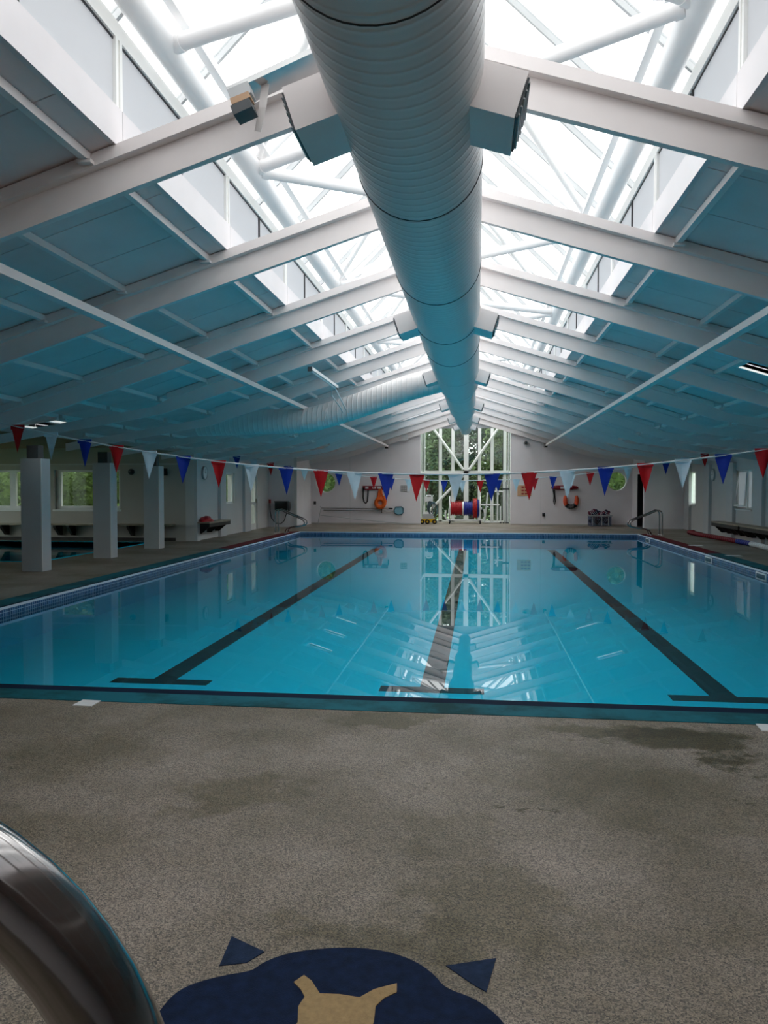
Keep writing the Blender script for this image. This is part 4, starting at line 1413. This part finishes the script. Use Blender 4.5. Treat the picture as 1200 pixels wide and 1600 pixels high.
spots = [(4.47, .56, .62, 30, 'maroon_foam'), (4.60, .50, .6, 40, 'navy_foam'), (4.72, .55, .6, -20, 'navy_foam'), (4.85, .49, .6, 15, 'maroon_foam'), (4.98, .5, .62, 60, 'navy_foam'), (5.08, .46, .6, 80, 'maroon_foam'),
         (4.5, .22, .6, 10, 'navy_foam'), (4.72, .2, .6, 35, 'navy_foam'), (4.95, .22, .6, -30, 'maroon_foam'), (4.62, .36, .6, 5, 'maroon_foam'), (4.9, .36, .6, 70, 'navy_foam')]
for i, (x, z, s, ang, m) in enumerate(spots):
    a = math.radians(ang)
    d = Vector((math.cos(a), 0, math.sin(a))) * .15
    yy = CY0 + rnd.uniform(-.1, .1)
    c = Vector((x, yy, z))
    o = thing('foam_float', FLOAT_LABELS[i], 'float', c, 'foam floats in the storage crate')
    obj('foam', MB().tube([c - d, c - d * .7, c, c + d * .7, c + d], [.05, .085, .07, .085, .05], 12), m, o)
    for q in (-.4, 0, .4):
        obj('stripe', MB().tube([c + d * q - d * .04, c + d * q + d * .04], .084, 12), 'flag_white', o)

# lane rope reel in the bay
RY = 32.45
t = thing('lane_rope_reel', 'wheeled reel wound with red and blue lane ropes in the glazed bay', 'reel', (-.45, RY, 0))
def drum(name, x0, x1, r, m, n=None):
    n = n or max(2, int((x1 - x0) / .07))
    prof = []
    for i in range(n):
        a0 = (x1 - x0) * i / n
        a1 = (x1 - x0) * (i + 1) / n
        prof += [(a0, r - .035), (a0 + (a1 - a0) * .25, r), (a0 + (a1 - a0) * .75, r)]
    prof.append((x1 - x0, r - .035))
    o = obj(name, MB().lathe((x0, RY, .63), (1, 0, 0), prof, 30), m, t)
    rr = random.Random(int(r * 100))
    fl_ = MB()
    for i in range(n):
        xa = x0 + (x1 - x0) * (i + .5) / n
        for k in range(20):
            th = 2 * math.pi * (k + .5 * (i % 2)) / 20
            y, z = RY + (r + .004) * math.cos(th), .63 + (r + .004) * math.sin(th)
            fl_.bar((xa - .02, y, z), (xa + .02, y, z), .03, .03)
    o2 = obj('rope_floats', fl_, m, o)
    o2['kind'] = 'stuff'
drum('red_rope_coil', -1.08, -.58, .27, 'red_plastic')
drum('blue_rope_coil', -.55, -.17, .285, 'blue_plastic')
drum('red_rope_coil', -.16, .02, .41, 'red_plastic')
drum('blue_rope_coil', .02, .11, .36, 'blue_plastic')
obj('hub', MB().lathe((-1.16, RY, .63), (1, 0, 0), [(0, .05), (1.38, .05)], 14), 'white_plastic', t)
obj('core', MB().lathe((-1.1, RY, .63), (1, 0, 0), [(0, .22), (1.2, .22)], 20).lathe((-.6, RY, .63), (1, 0, 0), [(0, .29), (.06, .29)], 20), 'white_plastic', t)
for x in (-1.13, .14):
    rim = obj('end_wheel', MB().tube([(x, RY + .48 * math.cos(2 * math.pi * i / 36), .66 + .48 * math.sin(2 * math.pi * i / 36)) for i in range(36)], .018, 8, True), 'white_plastic', t)
    for k in range(3):
        a = math.pi * k / 3 + .3
        obj('spoke', MB().tube([(x, RY - .47 * math.cos(a), .66 - .47 * math.sin(a)), (x, RY + .47 * math.cos(a), .66 + .47 * math.sin(a))], .012, 6), 'white_plastic', rim)
for dy in (-.3, .3):
    obj('base_tube', MB().tube([(-1.3, RY + dy, .55), (-1.32, RY + dy, .3), (-1.25, RY + dy, .17), (-1.1, RY + dy, .14), (.15, RY + dy, .14), (.28, RY + dy, .18), (.33, RY + dy, .32), (.3, RY + dy, .6)], .022, 8), 'white_plastic', t)
for x in (-1.13, .14):
    obj('upright', MB().tube([(x - .03, RY - .3, .14), (x - .03, RY, .63), (x - .03, RY + .3, .14)], .022, 8), 'white_plastic', t)
    for dy in (-.3, .3):
        c = obj('caster', MB().lathe((x - .025, RY + dy, .06), (1, 0, 0), [(0, .058), (.05, .058)], 14), 'black_plastic', t)
        obj('fork', MB().box(x - .03, x + .03, RY + dy - .03, RY + dy + .03, .06, .14), 'dark_grey', c)

# pool cleaning robot on its trolley, half hidden by the wall
PY_ = 31.85
t = thing('pool_cleaner', 'yellow and grey pool cleaning robot standing on its trolley in the bay', 'pool cleaner', (-2.0, PY_, 0))
obj('chassis', MB().box(-2.27, -1.72, PY_ - .2, PY_ + .2, .07, .22), 'yellow_plastic', t)
obj('shroud', MB().prism([(-2.25, .22), (-1.74, .22), (-1.82, .42), (-2.18, .42)], XZ, PY_ - .18, PY_ + .18), 'bar_grey', t)
obj('body_top', MB().prism([(-2.16, .42), (-1.86, .42), (-1.9, .5), (-2.12, .5)], XZ, PY_ - .12, PY_ + .12), 'white_plastic', t)
for x in (-2.24, -2.02, -1.72):
    wv = obj('wheel', MB().lathe((x, PY_ - .25, .1), (0, 1, 0), [(0, .1), (.06, .1)], 18), 'black_plastic', t)
    obj('hubcap', MB().lathe((x, PY_ - .262, .1), (0, 1, 0), [(0, .035), (.012, .04)], 12), 'yellow_plastic', wv)
obj('handle', MB().tube([(-2.2, PY_ + .1, .4), (-2.17, PY_ + .08, .8), (-2.1, PY_ + .05, 1.12), (-2.04, PY_ + .05, 1.18), (-1.9, PY_ + .05, 1.18), (-1.84, PY_ + .05, 1.12), (-1.83, PY_ + .08, .8), (-1.86, PY_ + .1, .4)], .024, 8), 'white_plastic', t)
obj('control_panel', MB().box(-2.13, -1.86, PY_ - .02, PY_ + .05, .92, 1.12), 'white_plastic', t)
for i in range(4):
    obj('cable_coil', MB().tube([(-1.93 + .05 * i + (.10 + .02 * i) * math.cos(2 * math.pi * k / 20), PY_ - .06 - .03 * i, .68 - .03 * i + (.26 + .015 * i) * math.sin(2 * math.pi * k / 20)) for k in range(20)], .02, 6, True), 'slate_blue' if i % 2 else 'dark_grey', t)
obj('trolley_post', MB().box(-2.05, -1.97, PY_ - .02, PY_ + .04, .4, .95), 'white_plastic', t)

# white pipe frames stacked by the right jamb
FYP = 32.9
def pp(px, z): return (px, FYP, z)
t = thing('pipe_frame', 'white plastic pipe goal frame standing beside the lane rope reel', 'pipe frame', (.75, FYP, 0))
for seg in ([(.46, 1.3), (.33, .03)], [(.14, .78), (.95, .78)], [(.62, 1.7), (.62, .03)], [(.88, 1.62), (.87, .03)], [(.75, 1.34), (1.12, 1.34)], [(.30, .03), (1.05, .03)], [(.78, 1.5), (.93, 1.2)]):
    obj('pipe', MB().tube([pp(*seg[0]), pp(*seg[1])], .032, 10), 'white_plastic', t)
obj('pipe_cap', MB().tube([pp(.465, 1.3), pp(.475, 1.37)], .036, 10), 'black_plastic', t)
for x, h, lab, m in ((1.0, .72, 'short white pipe standing upright by the right jamb', 'white_plastic'), (1.13, 1.95, 'tall white pole standing nearest the pipe frame', 'white_plastic'), (1.24, 1.75, 'tall grey-white pole strapped in the middle by the jamb', 'bar_grey'), (1.31, 1.62, 'tall white pole closest to the right jamb of the bay', 'white_plastic')):
    k = thing('pole', lab, 'pole', (x, FYP - .1, 0), 'poles leaning by the bay jamb')
    obj('shaft', MB().tube([(x, FYP - .1, 0.03), (x - .01, FYP - .08, h)], .032, 10), m, k)
    obj('foot_cap', MB().tube([(x, FYP - .1, 0), (x, FYP - .1, .05)], .038, 10), 'dark_grey', k)
obj_ = obj('pole_strap', MB().box(1.08, 1.37, FYP - .15, FYP - .02, 1.42, 1.48), 'dark_grey')
tag(obj_, 'dark strap holding the tall poles together by the jamb', 'strap')

# ================================================================== PLANTS OUTSIDE
def leaves(pts, size, rnd):
    mb = MB()
    v, f = [], []
    for p in pts:
        s = size * rnd.uniform(.6, 1.3)
        n = Vector((rnd.gauss(0, 1), rnd.gauss(0, 1), rnd.gauss(0, 1) + .6)).normalized()
        u = n.orthogonal().normalized()
        a = rnd.uniform(0, 6.28)
        w = n.cross(u)
        d = u * math.cos(a) + w * math.sin(a)
        e = n.cross(d)
        o = len(v)
        p = Vector(p)
        v += [p - d * s, p + e * s * .45 + n * s * .1, p + d * s, p - e * s * .45 + n * s * .1]
        f += [(o, o + 1, o + 2), (o, o + 2, o + 3)]
    mb.v = [tuple(q) for q in v]
    mb.f = f
    mb.smooth = [False] * len(f)
    return mb

def raw_obj(name, mb, m, parent):
    me = bpy.data.meshes.new(name)
    org = wloc(parent)
    me.from_pydata([tuple(Vector(p) - org) for p in mb.v], [], mb.f)
    me.materials.append(MATS[m])
    o = bpy.data.objects.new(name, me)
    COL.objects.link(o)
    o.parent = parent
    return o

def hedge(label, x0, x1, y0, y1, h, n, size, m, seed):
    rnd = random.Random(seed)
    t = thing('hedge', label, 'hedge', ((x0 + x1) / 2, (y0 + y1) / 2, -1.0))
    pts = []
    for _ in range(n):
        x, y = rnd.uniform(x0, x1), rnd.uniform(y0, y1)
        z = rnd.uniform(-.9, h + .15 * math.sin(x * 2.3) + .1 * math.sin(y * 3.1))
        pts.append((x, y, z))
    o = raw_obj('foliage', leaves(pts, size, rnd), m, t)
    core = MB()
    nx_, nz_ = 24, 6
    ax = x1 - x0 > y1 - y0
    L0, L1, D0, D1 = (x0, x1, y0, y1) if ax else (y0, y1, x0, x1)
    for sgn, dd in ((0, D0 + (D1 - D0) * .45), (1, D0 + (D1 - D0) * .75)):
        vv, ff = [], []
        for i in range(nx_ + 1):
            for j in range(nz_ + 1):
                l = L0 + (L1 - L0) * i / nx_
                q = dd + rnd.uniform(-.12, .12)
                z = -.95 + (h + .8) * j / nz_
                vv.append((l, q, z) if ax else (q, l, z))
        for i in range(nx_):
            for j in range(nz_):
                a_ = i * (nz_ + 1) + j
                ff.append((a_, a_ + 1, a_ + nz_ + 2, a_ + nz_ + 1))
        core.add(vv, ff)
    raw_obj('inner_foliage', core, 'leaf_h', t)
    mb = MB()
    k = max(3, int(max(x1 - x0, y1 - y0) / .8))
    for i in range(k):
        s = (i + .5) / k
        x = x0 + (x1 - x0) * s if x1 - x0 > y1 - y0 else (x0 + x1) / 2
        y = y0 + (y1 - y0) * s if y1 - y0 > x1 - x0 else (y0 + y1) / 2
        mb.tube([(x, y, -1.0), (x + .05, y, h * .6)], [.04, .015], 6)
        raw_obj('stem', mb, 'bark', t)
        mb = MB()

hedge('dense bright green hedge outside the annex windows', -16, -9.4, 22.3, 23.6, 3.4, 11000, .085, 'leaf_h', 1)
hedge('green hedge outside the left side wall window and door', -11.2, -9.6, 23.0, 31.0, 3.4, 8000, .09, 'leaf_h', 2)
hedge('green hedge outside the left porthole', -8.6, -4.2, 33.6, 34.8, 3.6, 7000, .09, 'leaf_h', 3)
hedge('green hedge outside the right porthole', 3.6, 8.2, 33.6, 34.8, 3.6, 7000, .09, 'leaf_h', 4)

def tree(label, x, y, h, rx, rz, n, size, m, seed):
    rnd = random.Random(seed)
    t = thing('tree', label, 'tree', (x, y, -1.0), 'trees beyond the glazed bay')
    pts = []
    while len(pts) < n:
        a, b, c = rnd.uniform(-1, 1), rnd.uniform(-1, 1), rnd.uniform(-1, 1)
        q = a * a + b * b + c * c
        if q < 1 and (q > .35 or rnd.random() < .3):
            k = 1 + .18 * math.sin(5 * a + 3 * c + seed) + .12 * math.sin(7 * b + 5 * c)
            pts.append((x + a * rx * k, y + b * rx * k, h + c * rz * k))
    raw_obj('crown', leaves(pts, size, rnd), m, t)
    trunk = MB().tube([(x, y, -1.0), (x + .1, y, h * .5), (x - .05, y, h)], [.16, .12, .05], 10)
    for i in range(6):
        a = rnd.uniform(0, 6.28)
        trunk.tube([(x, y, h * (.35 + .1 * i)), (x + math.cos(a) * rx * .6, y + math.sin(a) * rx * .6, h * (.5 + .12 * i))], [.06, .02], 6)
    raw_obj('trunk', trunk, 'bark', t)

tree('broad mid-green tree just outside the left half of the glazed bay', -2.4, 38.5, 2.4, 1.9, 2.9, 5200, .13, 'leaf_a', 5)
tree('dark green tree behind the centre column of the glazed bay', -.3, 41.0, 3.0, 2.2, 3.6, 5200, .15, 'leaf_c', 6)
tree('bright yellow-green tree right of centre outside the glazed bay', 1.3, 38.0, 2.2, 1.4, 2.6, 4500, .12, 'leaf_b', 7)
tree('pale leafy tree at the far right outside the glazed bay', 3.4, 40.0, 2.6, 1.9, 3.2, 4500, .14, 'leaf_b', 8)
tree('tall dark tree at the far left outside the glazed bay', -5.2, 42.0, 3.2, 2.3, 4.0, 5200, .15, 'leaf_c', 9)
tree('wide shadowy tree furthest off beyond the glazed bay', .9, 46.0, 3.4, 4.2, 4.6, 7000, .2, 'leaf_c', 10)
tree('wide green tree furthest off to the left beyond the glazed bay', -4.4, 48.0, 3.4, 4.0, 4.6, 7000, .2, 'leaf_a', 12)
